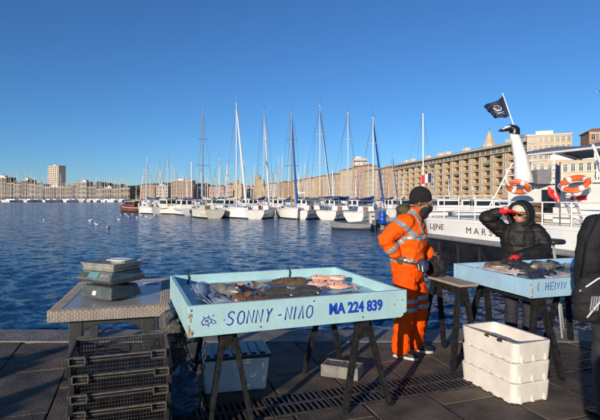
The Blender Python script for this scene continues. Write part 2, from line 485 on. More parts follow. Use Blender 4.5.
# hill with scrub behind the far quay
def hill(name, cx, cy, rx, ry, h, seed):
    b = MB(); n, m = 48, 10; rings = []
    for i in range(m + 1):
        q = i / m
        ring = []
        for j in range(n):
            a = 2 * math.pi * j / n
            rr = 1 - q
            nz = noise.noise(Vector((math.cos(a) * 2 + seed, math.sin(a) * 2, q * 2))) * .18
            ring.append(Vector((cx + rx * rr * math.cos(a) * (1 + nz), cy + ry * rr * math.sin(a) * (1 + nz), 0.3 + h * (1 - rr ** 1.6) * (1 + nz))))
        rings.append(ring)
    b.loft(rings, True)
    return struct(b.build(name, m_hill, smooth=True))
hill('hill', -215, 760, 170, 90, 24, 1.3)
hill('hill.001', -60, 800, 200, 90, 20, 5.3)

# ------------------------------------------------------------------ buildings
def wall_frame(A, B):
    A, B = Vector((A[0], A[1], 0)), Vector((B[0], B[1], 0))
    u = (B - A); L = u.length; u.normalize()
    n = Vector((u.y, -u.x, 0))          # outward, towards the harbour when A is left of B
    return A, u, n, L
win_cache = {}
def win_mesh(w, h, shut=False):
    key = (round(w, 1), round(h, 1), shut)
    if key not in win_cache:
        b = MB(); t = .14
        b.box((0, -.06, 0), (w, .10, h)); 
        b.cur = 1
        b.box((-w / 2 - t / 2, -.11, 0), (t, .22, h + 2 * t)); b.box((w / 2 + t / 2, -.11, 0), (t, .22, h + 2 * t))
        b.box((0, -.11, h / 2 + t / 2), (w, .22, t)); b.box((0, -.16, -h / 2 - t / 2), (w, .32, t))
        b.box((0, -.12, 0), (.07, .05, h)); b.box((0, -.12, h * .15), (w, .05, .07))
        if shut:
            b.cur = 2
            for s in (-1, 1): b.box((s * (w * .75 + t), -.06, 0), (w * .45, .09, h))
        me = b.mesh('window'); 
        for q in (m_winglass, m_whiteedge, m_shutter): me.materials.append(q)
        win_cache[key] = me
    return win_cache[key]
def building(name, label, A, B, h, depth, wallm, rows, cols, roof='tile', ww=1.1, wh=1.8, group=None, z0=0.6, cat='building', shut=False, chim=True, small=False, mids=True):
    A, u, n, L = wall_frame(A, B)
    rz = math.atan2(u.y, u.x)
    t = thing(name, label, cat, (A.x, A.y, z0), rz, group)
    b = MB(); b.hexa([Vector((x, y, z)) for z in (-.6, h) for x, y in ((0, 0), (L, 0), (L, depth), (0, depth))])
    b.build('wall', wallm, t)
    if roof == 'tile':
        b = MB(); o = .45; rh = min(depth, L) * .16
        b.loft([[Vector((x, y, h + .02)) for x, y in ((-o, -o), (L + o, -o), (L + o, depth + o), (-o, depth + o))],
                [Vector((x, y, h + .22)) for x, y in ((-o, -o), (L + o, -o), (L + o, depth + o), (-o, depth + o))],
                [Vector((x, y, h + rh)) for x, y in ((L * .15, depth * .48), (L * .85, depth * .48), (L * .85, depth * .52), (L * .15, depth * .52))]], True)
        rf = b.build('roof', m_tile, t)
    else:
        b = MB()
        b.box((L / 2, depth / 2, h + .18), (L + .5, depth + .5, .35)); b.box((L * .4, depth * .5, h + 1.2), (min(6, L * .4), depth * .4, 1.7))
        rf = b.build('roof', m_whiteedge, t)
    if chim:
        for k in range(max(1, int(L / 9))):
            b = MB(); x = L * (k + .5 + rnd.uniform(-.3, .3)) / max(1, int(L / 9))
            b.box((x, depth * .35, h + 1.3), (1.3, .8, 2.4)); b.box((x, depth * .35, h + 2.6), (1.5, 1.0, .2))
            for q in (-.35, .35): b.tube([(x + q, depth * .35, h + 2.7), (x + q, depth * .35, h + 3.2)], .14, 6)
            b.build('chimney', wallm, rf)
    if mids:
        b = MB(); b.box((L / 2, -.12, h - .35), (L, .26, .5)); b.build("cornice", m_stone_lt, t); b = MB(); b.box((L / 2, -.06, h / rows * .98), (L, .16, .3)); b.build("string_course", m_stone_lt, t)
    fh = h / rows
    me = win_mesh(ww, wh, shut)
    if small:
        b = MB()
        for r_ in range(rows):
            for c in range(cols):
                cx, cz = L * (c + .5) / cols, fh * (r_ + .5)
                b.box((cx, -.05, cz), (ww, .12, wh)); b.box((cx, -.12, cz - wh / 2 - .1), (ww + .3, .3, .15))
        o = b.build('windows', m_winglass, t); o['kind'] = 'stuff'
    else:
        for r_ in range(rows):
            for c in range(cols):
                o = bpy.data.objects.new('window', me); col.objects.link(o); o.parent = t
                o.location = (L * (c + .5) / cols, 0, fh * (r_ + .48))
    return t

m_attic = mat('attic_glazing', (0.20, 0.21, 0.19), 0.4, var=0.3, scale=0.6)
# the long stone apartment block on the right-hand quay
def long_block():
    A, u, n, L = wall_frame((61.5, 318), (84.5, 176))
    rz = math.atan2(u.y, u.x)
    t = thing('apartment_block', 'long golden stone apartment block with rows of loggias and a white roof edge', 'building', (A.x, A.y, 0.6), rz)
    H, fl, dep = 19.2, 5, 14
    g = 3.4; fh = (H - g) / fl
    b = MB(); b.hexa([Vector((x, y, z)) for z in (-.6, H) for x, y in ((0, 1.5), (L, 1.5), (L, dep), (0, dep))]); b.build('wall', m_stone, t)
    unit = 8.6; nu = int(L / unit); unit = L / nu
    pw = unit * .44
    pm = MB(); pm.box((pw / 2, .76, H / 2 - .3), (pw, 1.5, H + .6)); 
    pier = pm.mesh('pier'); pier.materials.append(m_stone_lt)
    wm = win_mesh(.9, 2.0)
    lm = MB(); w = unit - pw
    lm.box((w / 2, .66, .0), (w, 1.30, .28))
    for k in range(int(w / .35)): lm.box((.15 + k * .35, .08, .62), (.07, .07, .95))
    lm.box((w / 2, .08, 1.1), (w, .1, .1))
    balc = lm.mesh('balcony'); balc.materials.append(m_stone_lt)
    lg = MB(); lg.box((w / 2, 1.42, 1.5), (w * .8, .14, 2.2)); lg.cur = 1
    lg.box((w * .1 - .08, 1.38, 1.5), (.16, .22, 2.4)); lg.box((w * .9 + .08, 1.38, 1.5), (.16, .22, 2.4)); lg.box((w / 2, 1.36, 1.5), (.12, .1, 2.2)); lg.box((w / 2, 1.36, 2.65), (w * .8, .2, .12))
    lgm = lg.mesh('loggia_window'); lgm.materials.append(m_winglass); lgm.materials.append(m_brownbulk)
    am = MB(); am.add([(0, .1, 2.9), (w, .1, 2.9), (w, -.5, 2.1), (0, -.5, 2.1), (0, .1, 2.85), (w, .1, 2.85), (w, -.5, 2.05), (0, -.5, 2.05)], [(0, 1, 2, 3), (7, 6, 5, 4), (0, 4, 5, 1), (1, 5, 6, 2), (2, 6, 7, 3), (3, 7, 4, 0)])
    awn = am.mesh('window_blind'); awn.materials.append(m_shutter)
    for i in range(nu):
        o = bpy.data.objects.new('pier', pier); col.objects.link(o); o.parent = t; o.location = (i * unit, 0, 0)
        for f in range(fl):
            z = g + f * fh
            o = bpy.data.objects.new('window', wm); col.objects.link(o); o.parent = t; o.location = (i * unit + pw / 2, 0, z + 1.6)
            o = bpy.data.objects.new('balcony', balc); col.objects.link(o); o.parent = t; o.location = (i * unit + pw, 0, z)
            o = bpy.data.objects.new('loggia_window', lgm); col.objects.link(o); o.parent = t; o.location = (i * unit + pw, 0, z)
            if rnd.random() < .12:
                o = bpy.data.objects.new('window_blind', awn); col.objects.link(o); o.parent = t; o.location = (i * unit + pw, 0, z)
    b = MB(); b.box((L / 2, dep / 2 - .3, H + .15), (L + .6, dep + 1.2, .3)); b.build('cornice', m_stone_lt, t)
    b = MB(); b.hexa([Vector((x, y, z)) for z in (H + .31, H + 3.0) for x, y in ((1, 2.2), (L - 1, 2.2), (L - 1, dep - 1), (1, dep - 1))]); at = b.build('attic', m_attic, t)
    for i in range(nu * 2):
        b2 = MB(); b2.box((1 + (i + .5) * (L - 2) / (nu * 2), 2.16, H + 1.65), (.9, .12, 2.66)); b2.build('attic_pier', m_stone_lt, at)
    b = MB(); b.box((L / 2, dep / 2, H + 3.22), (L + .2, dep + .2, .42)); rf = b.build('roof', m_whiteedge, t)
    b = MB(); b.hexa([Vector((x, y, z)) for z, e in ((H + 3.44, 0), (H + 4.3, 2.2)) for x, y in ((.5, .6 + e), (L - .5, .6 + e), (L - .5, dep - .6 - e), (.5, dep - .6 - e))]); b.build('roof_tiles', m_facades[2], rf)
    for i in range(9):
        b = MB(); x = L * (i + .5) / 9 + rnd.uniform(-4, 4); b.box((x, 5, H + 5), (3.2, 2.4, 1.9)); b.box((x, 5, H + 6.05), (3.5, 2.7, .2)); b.build('chimney', m_whiteedge, rf)
long_block()

# church spire and tower block etc. behind
def spire(px, d, ytop, ybase, w, label):
    p = P(px, ybase, d); top = P(px, ytop, d).z
    t = thing('church_spire', label, 'church tower', (p.x, p.y, 0.6))
    b = MB(); b.box((0, 0, (p.z - .6) / 2), (w, w, p.z - .6)); b.box((0, 0, p.z - .7), (w * 1.15, w * 1.15, .5)); b.build('tower', m_stone_lt, t)
    b = MB(); b.loft([[Vector((math.cos(a * math.pi / 4) * r_, math.sin(a * math.pi / 4) * r_, z)) for a in range(8)] for r_, z in ((w * .52, p.z - .61), (w * .05, top - .6))], True); b.build('spire', m_stone_lt, t)
    b = MB(); b.tube([(0, 0, top - .8), (0, 0, top + 1)], .12, 6); b.build('finial', m_balc, t)
spire(489.5, 245, 131, 147, 6.5, 'pointed stone church spire rising behind the long apartment block')
def bell_tower(px, d, ytop, w, label):
    p = P(px, ytop, d)
    t = thing('bell_tower', label, 'church tower', (p.x, p.y, 0.6), .3)
    H = p.z - .6
    b = MB(); b.box((0, 0, H * .4), (w, w, H * .8)); b.box((0, 0, H * .81), (w * 1.2, w * 1.2, .5)); b.build('shaft', m_stone_lt, t)
    b = MB()
    for x in (-1, 1):
        for y in (-1, 1): b.box((x * w * .4, y * w * .4, H * .87), (w * .2, w * .2, H * .11))
    b.box((0, 0, H * .935), (w * 1.1, w * 1.1, H * .025)); b.build('belfry', m_stone_lt, t)
    b = MB(); b.lathe([(w * .42, H * .95), (w * .36, H * .98), (w * .2, H * 1.01), (.05, H * 1.04)], n=10); b.build('dome', m_stone, t)
bell_tower(258.5, 430, 175, 5.5, 'square stone bell tower with open belfry above the old houses')
bell_tower(236.5, 520, 180, 6.5, 'small domed bell tower on the skyline behind the leftmost old houses')

# old houses along the right-hand quay, between the yachts and the long block
hx = [243, 254, 266, 277, 290, 302, 314, 327, 340, 352, 364, 376, 388]
hy = [187, 186, 184, 183, 181, 179, 177, 175, 170, 167, 171, 169]
words = ['ochre', 'cream', 'pink', 'sand coloured', 'brown']
feats = ['beside the bell tower', 'right under the bell tower', 'two houses right of the bell tower', 'left of the varnished mast', 'behind the varnished mast', 'just right of the varnished mast', 'behind the middle yacht', 'between two tall white masts', 'left of the white flats', 'in front of the white flats', 'right of the white flats', 'touching the long apartment block']
for i in range(12):
    fr = lambda px: 600 - (px - 243) / (388 - 243) * 275
    d0, d1 = fr(hx[i]), fr(hx[i + 1])
    A = P(hx[i] + .3, 198, d0); B = P(hx[i + 1] - .3, 198, d1)
    h = (198 - hy[i]) / F * (d0 + d1) / 2 + EYE - .6
    rows = max(4, int(h / 3.3))
    w = (B - A).length
    k = [3, 0, 1, 4, 3, 1, 0, 3, 1, 2, 1, 2][i]
    building('old_house', '%s old harbour house %s' % (words[k], feats[i]), A, B, h, 12, m_facades[k], rows, 4, 'tile', 1.2, 1.9, 'old houses along the far right quay', cat='house', shut=(i % 3 == 1))
def pxbuilding(name, label, pxl, pxr, ytop, d, wallm, rows, cols, roof='flat', d2=None, depth=14, group=None, z0=0.6, ybase=None, **k):
    d2 = d2 or d
    A, B = P(pxl, 198, d), P(pxr, 198, d2)
    h = (198 - ytop) / F * (d + d2) / 2 + EYE - z0
    return building(name, label, A, B, h, depth, wallm, rows, cols, roof, z0=z0, group=group, **k)
pxbuilding('flats', 'white modern block of flats standing above the old houses', 353.5, 367, 158.5, 420, m_whiteb, 8, 6, ww=1.6, wh=1.4, chim=False)
pxbuilding('brick_block', 'square brown brick block behind the small sailboats', 171, 192.5, 180.5, 480, m_brick, 5, 6, ww=1.6, wh=1.7)
pxbuilding('harbour_building', 'low pale building left of the brown brick block', 156, 168, 186, 500, m_facades[1], 4, 4)
pxbuilding('harbour_building', 'brown low building at the right end of the wooded hill', 140, 155, 185.5, 520, m_facades[4], 3, 5, roof='tile')
pxbuilding('harbour_building', 'cream building right of the brown brick block', 195, 208, 185, 500, m_facades[1], 3, 4, roof='tile')
pxbuilding('harbour_building', 'pink building behind the tallest left sailboat mast', 209, 224, 187, 500, m_facades[2], 3, 5, roof='tile')
pxbuilding('harbour_building', 'ochre building at the left end of the old houses', 226, 242, 185, 560, m_facades[0], 3, 5, roof='tile')
# tower block on the left
pxbuilding('tower_block', 'tall pale residential tower block above the far quay', 48, 58.6, 166, 720, m_tower, 15, 5, d2=705, depth=11, ww=1.7, wh=1.5, small=True, chim=False)
# far left row
m_far = [bmat('far_ochre', (0.26, 0.175, 0.10)), bmat('far_cream', (0.36, 0.28, 0.19)), bmat('far_pink', (0.27, 0.175, 0.125)), bmat('far_sand', (0.28, 0.20, 0.13)), bmat('far_brown', (0.19, 0.13, 0.085))]
xs = [-6, 7, 14, 22, 28, 35, 44, 64, 72, 79, 87, 96, 104, 112, 121, 130]
ys = [177.5, 183, 184, 180, 184, 185, 187, 187, 184, 182, 187, 189, 188, 189, 188]
whr = ['at the left edge of the picture', 'second from the left edge', 'third from the left edge', 'left of the white topped house', 'three to the left of the tower block', 'two to the left of the tower block', 'in front of the tower block', 'just right of the tower block', 'two right of the tower block', 'with the highest roof right of the tower block', 'at the foot of the hill left end', 'under the wooded hill', 'under the middle of the hill', 'under the right part of the hill', 'right of the hill, next to the brown boat']
for i in range(15):
    k = (4, 4, 0, 4, 2, 4, 4, 2, 4, 1, 4, 0, 4, 4, 0)[i]
    pxbuilding('quayside_house', '%s far quayside building %s' % (words[k], whr[i]), xs[i] + .2, xs[i + 1] - .2, ys[i], 430, m_far[k], max(2, int((198 - ys[i]) / 3.6)), 5, roof='tile' if i % 3 else 'flat', group='buildings along the far left quay', cat='building', small=True, ww=1.4, wh=1.7)
# right edge, behind the white boat
pxbuilding('roof_terrace_block', 'tan flat roofed block rising behind the awning of the white boat', 527, 572, 135, 172, m_stone_lt, 8, 8, d2=166, depth=12, chim=False)
pxbuilding('cream_building', 'cream building with tall windows behind the white boat', 531, 618, 160, 120, m_cream_b, 3, 11, d2=112, depth=10, ww=.8, wh=2.0, chim=False)
pxbuilding('red_roof_house', 'reddish house top at the right edge of the picture', 589, 640, 131, 150, m_brick, 7, 6, roof='tile', d2=146, depth=10)

# trees on the far hill: crowns of leaf clumps
def leaf_crown(rx, rz, n, seed):
    r = random.Random(seed); b = MB()
    for k in range(n):
        v = Vector((r.gauss(0, 1), r.gauss(0, 1), r.gauss(0, 1))).normalized() * (r.random() ** .4)
        c = Vector((v.x * rx, v.y * rx, rz + v.z * rz * .8))
        s = rx * r.uniform(.12, .24)
        q = Vector((r.uniform(-1, 1), r.uniform(-1, 1), r.uniform(-1, 1))).normalized(); o = q.orthogonal().normalized(); w = q.cross(o)
        b.add([c + o * s, c + w * s, c - o * s, c - w * s], [(0, 1, 2, 3)])
    return b.mesh('crown')
crs = [leaf_crown(1, 1, 260, k) for k in range(3)]
for m_ in crs: m_.materials.append(m_leaf)
tk = MB(); tk.tube([(0, 0, 0), (.05, .02, .6), (0, .05, 1.1)], [.09, .07, .04], 6)
tk.bar((0, 0, .5), (.3, .1, 1.0), .05, .05); tk.bar((0, 0, .6), (-.3, .1, 1.1), .05, .05)
tkm = tk.mesh('trunk'); tkm.materials.append(m_brownbulk)
for i in range(26):
    px = 84 + i * 2.2 + rnd.uniform(-1, 1)
    d = rnd.uniform(620, 690); s = rnd.uniform(3.4, 5.2)
    zb = P(px, 0, d); base = max(3, 17 - abs(px - 106) * .3)
    t = thing('hill_tree', 'dark evergreen tree on the wooded hill beyond the far quay', 'tree', (zb.x, d, base - 3), rnd.uniform(0, 6), 'trees on the far wooded hill')
    t.scale = (s, s, s)
    mobj('trunk', tkm, m_brownbulk, t); o = mobj('crown', crs[i % 3], m_leaf, t); o.location = (0, 0, .5)
# ------------------------------------------------------------------ boats
def hull_mesh(L, B, fb, transom=0.75, name='hull', sheer=.25, n=14):
    """loft of a yacht hull; +x bow, z=0 waterline; slot 1 = boot stripe"""
    b = MB(); rings = []
    for i in range(n + 1):
        q = i / n; x = -L / 2 + L * q
        w = B / 2 * (transom + (1 - transom) * math.sin(min(1, q / .45) * math.pi / 2)) if q < .45 else B / 2 * math.cos((q - .45) / .55 * math.pi / 2) ** .75
        w = max(w, .02)
        zt = fb * (1 + sheer * q * q * 1.4)
        ov = (1 - q) * 0 + (.06 * L if i == n else 0)
        dp = -.35 * (1 - abs(q - .4))
        k_ = .62 + .2 * min(1, q / .3)
        pr = [(0, dp), (w * .4, dp * .7), (w * k_, .0), (w * (k_ + .13), .16), (w * .97, zt * .62), (w, zt)]
        xs_ = [x + (.05 * L * (z / zt) if i == n else (-.04 * L * (1 - z / zt) * -1 if i == 0 else 0)) for _, z in pr]
        ring = [Vector((xs_[k], p[0], p[1])) for k, p in enumerate(pr)] + [Vector((xs_[k], -p[0], p[1])) for k, p in reversed(list(enumerate(pr)))]
        rings.append(ring)
    b.loft(rings, True)
    me = b.mesh(name, False)
    for p in me.polygons:
        z = sum(me.vertices[v].co.z for v in p.vertices) / len(p.vertices)
        zs = [me.vertices[v].co.z for v in p.vertices]
        if max(zs) < .2 and len(p.vertices) == 4: p.material_index = 1
    return me
def sailboat(label, loc, rz, L=11, B=3.5, mast=14, hullm=None, mastm=None, cover=None, furl=None, cabin=True, group=None, stripe=None, bimini=None, name='sailboat'):
    hullm = hullm or m_hull; mastm = mastm or m_mast
    t = thing(name, label, 'sailboat', loc, rz, group)
    fb = 1.05
    me = hull_mesh(L, B, fb); me.materials.append(hullm); me.materials.append(stripe or m_boot)
    h = mobj('hull', me, None, t, bevel=.03)
    b = MB(); b.tube([(-L * .47, s * B * .39, fb * 1.0 + .06) for s in (-1, 1)], .05, 6)
    for s in (-1, 1): b.tube([(-L * .47, s * B * .38, fb + .05), (-L * .1, s * B * .49, fb + .08), (L * .2, s * B * .42, fb * 1.1 + .06), (L * .47, s * .2, fb * 1.33 + .05)], .05, 6)
    b.build('toe_rail', m_deck, h)
    if cabin:
        b = MB(); x0, x1 = -L * .12, L * .27
        b.loft([[Vector((x0, -B * .34, fb)), Vector((x0, B * .34, fb)), Vector((x0, B * .29, fb + .62)), Vector((x0, -B * .29, fb + .62))],
                [Vector((x1, -B * .2, fb * 1.1)), Vector((x1, B * .2, fb * 1.1)), Vector((x1, B * .15, fb * 1.1 + .28)), Vector((x1, -B * .15, fb * 1.1 + .28))]], True)
        c = b.build('cabin', hullm, t, bevel=.05)
        for s in (-1, 1):
            b = MB(); b.sheet([(x0 + .3, s * B * .325, fb + .24), (0.05 * L, s * B * .28, fb + .3), (0.05 * L, s * B * .268, fb + .48), (x0 + .3, s * B * .307, fb + .5)], .03, (0, 1, 0)); b.build('cabin_window', m_glass, c)
        b = MB(); b.box((x0 - .03, 0, fb + .3), (.05, B * .2, .5)); b.build('companionway', m_brownbulk, c)
    mx = L * .12
    b = MB(); r0 = .105
    b.tube([(mx, 0, fb + .2), (mx, 0, fb + mast * .6), (mx - .05, 0, fb + mast)], [r0, r0 * .9, r0 * .6], 8)
    m_ = b.build('mast', mastm, t)
    b = MB()
    for q, wd in ((.45, .95), (.72, .7)):
        b = MB(); b.tube([(mx - .1, -wd, fb + mast * q), (mx, 0, fb + mast * q + .05), (mx - .1, wd, fb + mast * q)], .035, 5); b.build('spreader', mastm, m_)
    b = MB(); b.tube([(mx, 0, fb + mast), (mx, 0, fb + mast + 1.0)], .022, 4); b.tube([(mx, 0, fb + mast + .15), (mx + .4, 0, fb + mast + .2)], .02, 4); b.build('wind_vane', m_wire, m_)
    b = MB()
    for s in (-1, 1):
        b.tube([(mx, 0, fb + mast * .98), (mx - .1, s * .72, fb + mast * .72), (mx - .1, s * .97, fb + mast * .45), (mx - .1, s * B * .47, fb)], .017, 4)
    b.tube([(mx, 0, fb + mast), (-L * .48, 0, fb)], .017, 4); b.tube([(mx, 0, fb + mast * .97), (L * .5, 0, fb * 1.35)], .017, 4)
    b.build('rigging', m_wire, t)
    if furl:
        b = MB(); a, c_ = Vector((L * .49, 0, fb * 1.35 + .4)), Vector((mx, 0, fb + mast * .96))
        b.tube([a + (c_ - a) * q for q in (0, .05, .4, .8, .96)], [.06, .15, .13, .09, .04], 8); b.build('furled_sail', furl, t)
    b = MB(); b.tube([(mx - .1, 0, fb + 1.25), (-L * .33, 0, fb + 1.3)], .07, 6); bo = b.build('boom', mastm, t)
    b = MB(); b.tube([(mx - .12, 0, fb + 1.75), (mx - .8, 0, fb + 1.5), (-L * .15, 0, fb + 1.45), (-L * .32, 0, fb + 1.38)], [.12, .2, .17, .08], 8); b.build('sail_cover', cover or m_bluecover, bo)
    b = MB()
    for s in (-1, 1):
        for x, w in ((-.46, .38), (-.3, .43), (-.1, .47), (.12, .45), (.3, .33), (.44, .16)):
            b.tube([(x * L, s * w * B, fb + .05), (x * L, s * w * B, fb + .68)], .018, 4)
        b.tube([(-.46 * L, s * .38 * B, fb + .66), (-.1 * L, s * .47 * B, fb + .66), (.12 * L, s * .45 * B, fb + .66), (.3 * L, s * .33 * B, fb + .7), (.47 * L, s * .12 * B, fb + .95)], .015, 4)
    b.tube([(-.46 * L, -.38 * B, fb + .66), (-.46 * L, .38 * B, fb + .66)], .02, 4)
    b.build('guard_rail', m_mast, t)
    if bimini:
        b = MB(); 
        b.loft([[Vector((x, y * B * .36, fb + 1.55 + .2 * math.cos(y * 1.4) + dz)) for dz, ys_ in ((0, (-1, -.5, 0, .5, 1)), (.05, (1, .5, 0, -.5, -1))) for y in ys_] for x in (-L * .42, -L * .1)], True)
        bi = b.build('sprayhood', bimini, t)
        for x in (-.41, -.12):
            for s in (-1, 1): b = MB(); b.tube([(x * L, s * B * .36, fb), (x * L, s * B * .355, fb + 1.6)], .02, 4); b.build('hood_post', m_mast, bi)
    return t
def motorboat(label, loc, rz, L=8, B=2.9, hullm=None, top=None, fly=False, group=None, wheelhouse=1.5):
    hullm = hullm or m_hull
    t = thing('motorboat', label, 'motorboat', loc, rz, group)
    fb = .95
    me = hull_mesh(L, B, fb, .9, sheer=.35); me.materials.append(hullm); me.materials.append(m_boot)
    h = mobj('hull', me, None, t, bevel=.03)
    b = MB()
    for s in (-1, 1): b.tube([(-L * .49, s * B * .45, fb * .8), (-L * .1, s * B * .505, fb * .82), (L * .2, s * B * .44, fb * .95), (L * .48, s * .15, fb * 1.25)], .06, 6)
    b.build('rubbing_strake', m_boot if not top else top, h)
    x0, x1 = -L * .18, L * .2; wh = wheelhouse
    b = MB()
    b.loft([[Vector((x, y, fb)) for x, y in ((x0, -B * .36), (x1 + .5, -B * .3), (x1 + .5, B * .3), (x0, B * .36))], [Vector((x, y, fb + wh)) for x, y in ((x0, -B * .31), (x1 - .2, -B * .26), (x1 - .2, B * .26), (x0, B * .31))]], True)
    c = b.build('wheelhouse', hullm, t, bevel=.06)
    for s in (-1, 1):
        b = MB(); b.sheet([(x0 + .2, s * (B * .338), fb + wh * .48), (x1, s * B * .3, fb + wh * .48), (x1 - .25, s * B * .285, fb + wh * .85), (x0 + .2, s * B * .322, fb + wh * .85)], .05, (0, 1, 0)); b.build('side_window', m_glass, c)
    for xx, sg in ((x0 - .0, -1), (x1 + .2, 1)):
        for y in (-.5, .5):
            b = MB(); e = .36 * sg
            if sg < 0: b.sheet([(x0 - .01, y * B * .3 - B * .11, fb + wh * .45), (x0 - .01, y * B * .3 + B * .11, fb + wh * .45), (x0 - .01, y * B * .3 + B * .1, fb + wh * .86), (x0 - .01, y * B * .3 - B * .1, fb + wh * .86)], .04, (1, 0, 0))
            else: b.sheet([(x1 + .18, y * B * .26 - B * .1, fb + wh * .47), (x1 + .18, y * B * .26 + B * .1, fb + wh * .47), (x1 - .1, y * B * .26 + B * .1, fb + wh * .87), (x1 - .1, y * B * .26 - B * .1, fb + wh * .87)], .04, (1, 0, .5))
            b.build('windscreen', m_glass, c)
    b = MB(); b.box(((x0 + x1) / 2 - .15, 0, fb + wh + .05), (x1 - x0 + .6, B * .68, .1)); rf = b.build('roof', top or hullm, t, bevel=.04)
    if fly:
        b = MB(); b.tube([(x0 + .2, 0, fb + wh + .1), (x0, 0, fb + wh + 1.8)], .04, 5); b.box((x0 + .1, 0, fb + wh + 1.1), (.15, 1.2, .12)); b.build('radar_arch', m_mast, rf)
    b = MB()
    for s in (-1, 1):
        for x, w in ((.28, .36), (.4, .22), (.47, .1)): b.tube([(x * L, s * w * B, fb * 1.15), (x * L, s * w * B, fb * 1.2 + .55)], .02, 4)
        b.tube([(.2 * L, s * .42 * B, fb * 1.15 + .3), (.28 * L, s * .36 * B, fb * 1.2 + .53), (.4 * L, s * .22 * B, fb * 1.2 + .55), (.49 * L, 0, fb * 1.2 + .6)], .02, 4)
    b.build('bow_rail', m_mast, t)
    b = MB(); b.box((-L * .52, 0, fb * .6), (.35, .4, .6)); b.tube([(-L * .53, 0, .5), (-L * .53, 0, -.5)], .09, 6); b.build('outboard', m_boot, t, bevel=.05)
    return t
def W(px, d): return ((px - 300) / F * d, d, WATER)
def face(px, d, off=0):      # heading so that the stern faces the camera, plus an offset
    return math.atan2(d, (px - 300) / F * d) + off
# front row of yachts, left to right
sailboat('grey masted white sailboat with broad hull nearest the gap in the row', W(205, 66), face(205, 66, .25), 10.5, 3.4, 13.6, hullm=m_hull_cream, cover=m_whitecover, mastm=m_wire, furl=None)
sailboat('white sailboat with the tallest white mast left of the bell tower', W(233.5, 66), face(236, 66, .28) + math.pi, 12, 3.5, 14.4, cover=m_whitecover, furl=m_white)
sailboat('white sailboat with white furled foresail right of the bell tower', W(262.5, 65), face(262.5, 65, -.18), 11.5, 3.3, 13.6, cover=m_bluecover, furl=m_white)
sailboat('white sailboat with varnished brown mast and blue furled sail', W(290, 64), face(291.5, 64, .16) + math.pi, 11, 3.3, 12.8, mastm=m_mast_brown, cover=m_bluecover, furl=m_bluecover)
sailboat('white sailboat with blue striped hull and twin rig in mid row', W(316, 64), face(319, 64, -.4), 11.5, 3.5, 14.2, cover=m_whitecover, furl=m_white, stripe=m_bluedrum)
sailboat('white sailboat with blue covers left of the pontoon', W(344, 62), face(347, 62, -.4), 11, 3.5, 12.9, cover=m_bluecover, furl=None, bimini=m_bluecover)
sailboat('sailboat with thick blue furled foresail beside the blue drum', W(369.5, 56), face(373, 56, -.4), 9, 3.2, 11.2, cover=m_bluecover, furl=m_bluecover)
sailboat('lone tall masted sailboat in front of the long apartment block', W(417.5, 70), face(417.5, 70, -.6), 12, 3.7, 14.1, cover=m_whitecover, furl=None)
motorboat('white motorboat with blue roof left of the grey masted sailboat', W(184.5, 76), face(184.5, 76, .25), 7.5, 2.9, top=m_bluecover)
motorboat('white cabin motorboat moored second from the left of the row', W(168, 80), face(168, 80, .35) + math.pi, 7.5, 2.9, hullm=m_hull_cream)
sailboat('small white twin masted looking sailboat at the left of the row', W(149, 82), face(149, 82, .35), 8.5, 3.0, 7.6, cover=m_bluecover)
# wooden boat
b = motorboat('brown varnished wooden boat at the left end of the row', W(133, 92), face(133, 92, .7), 7, 2.7, hullm=m_hullwood, top=m_whitecover, wheelhouse=1.0)
# second row
marks = [(149, 'the small left end sailboat'), (168, 'the white cabin motorboat'), (184, 'the blue roofed motorboat'), (205, 'the grey masted sailboat'), (236, 'the tallest white mast'), (262, 'the white furled foresail'), (291, 'the varnished brown mast'), (319, 'the blue striped sailboat'), (347, 'the blue covered sailboat'), (372, 'the thick blue furled foresail'), (417, 'the lone tall mast'), (470, 'the woman in black')]
seen = {}
def where(px):
    m_ = min(marks, key=lambda q: abs(q[0] - px)); w = ('just ' if abs(px - m_[0]) < 8 else 'well ') + ('left' if px < m_[0] else 'right') + ' of ' + m_[1]
    return w
def uniq(l):
    seen[l] = seen.get(l, 0) + 1
    return l if seen[l] == 1 else l + ', %s one' % ('', '', 'second', 'third', 'fourth')[seen[l]]
k = 0
for px, yt, d, cv in ((158, 160, 105, 0), (192, 157, 110, 1), (199, 163, 120, 2), (214, 168, 130, 0), (219, 153, 105, 2), (223, 165, 125, 0), (228, 160, 118, 1), (246, 160, 110, 0), (251, 172, 125, 1), (270, 165, 115, 0), (275, 160, 108, 2), (281, 157, 105, 1), (300, 168, 118, 0), (307, 163, 108, 2), (330, 166, 110, 1), (335, 172, 118, 0), (357, 165, 105, 0), (381, 168, 108, 1), (391, 150, 95, 0), (404, 172, 110, 2), (436, 165, 105, 1), (447, 175, 110, 0), (165, 151, 112, 1), (176, 172, 125, 0), (186, 168, 122, 0)):
    h = (198 - yt) / F * d + EYE - WATER - 2.05
    sailboat(uniq('second row sailboat with %s sail cover, %s' % (('blue', 'cream', 'green')[cv], where(px))), W(px, d), face(px, d, rnd.uniform(-.6, .6)), 9.5, 3.1, h, cover=(m_bluecover, m_whitecover, m_greencover)[cv], group='sailboats in the second row', furl=m_white if k % 3 == 0 else None, name='moored_sailboat', bimini=m_bluecover if k % 4 == 1 else None)
    k += 1
k = 0
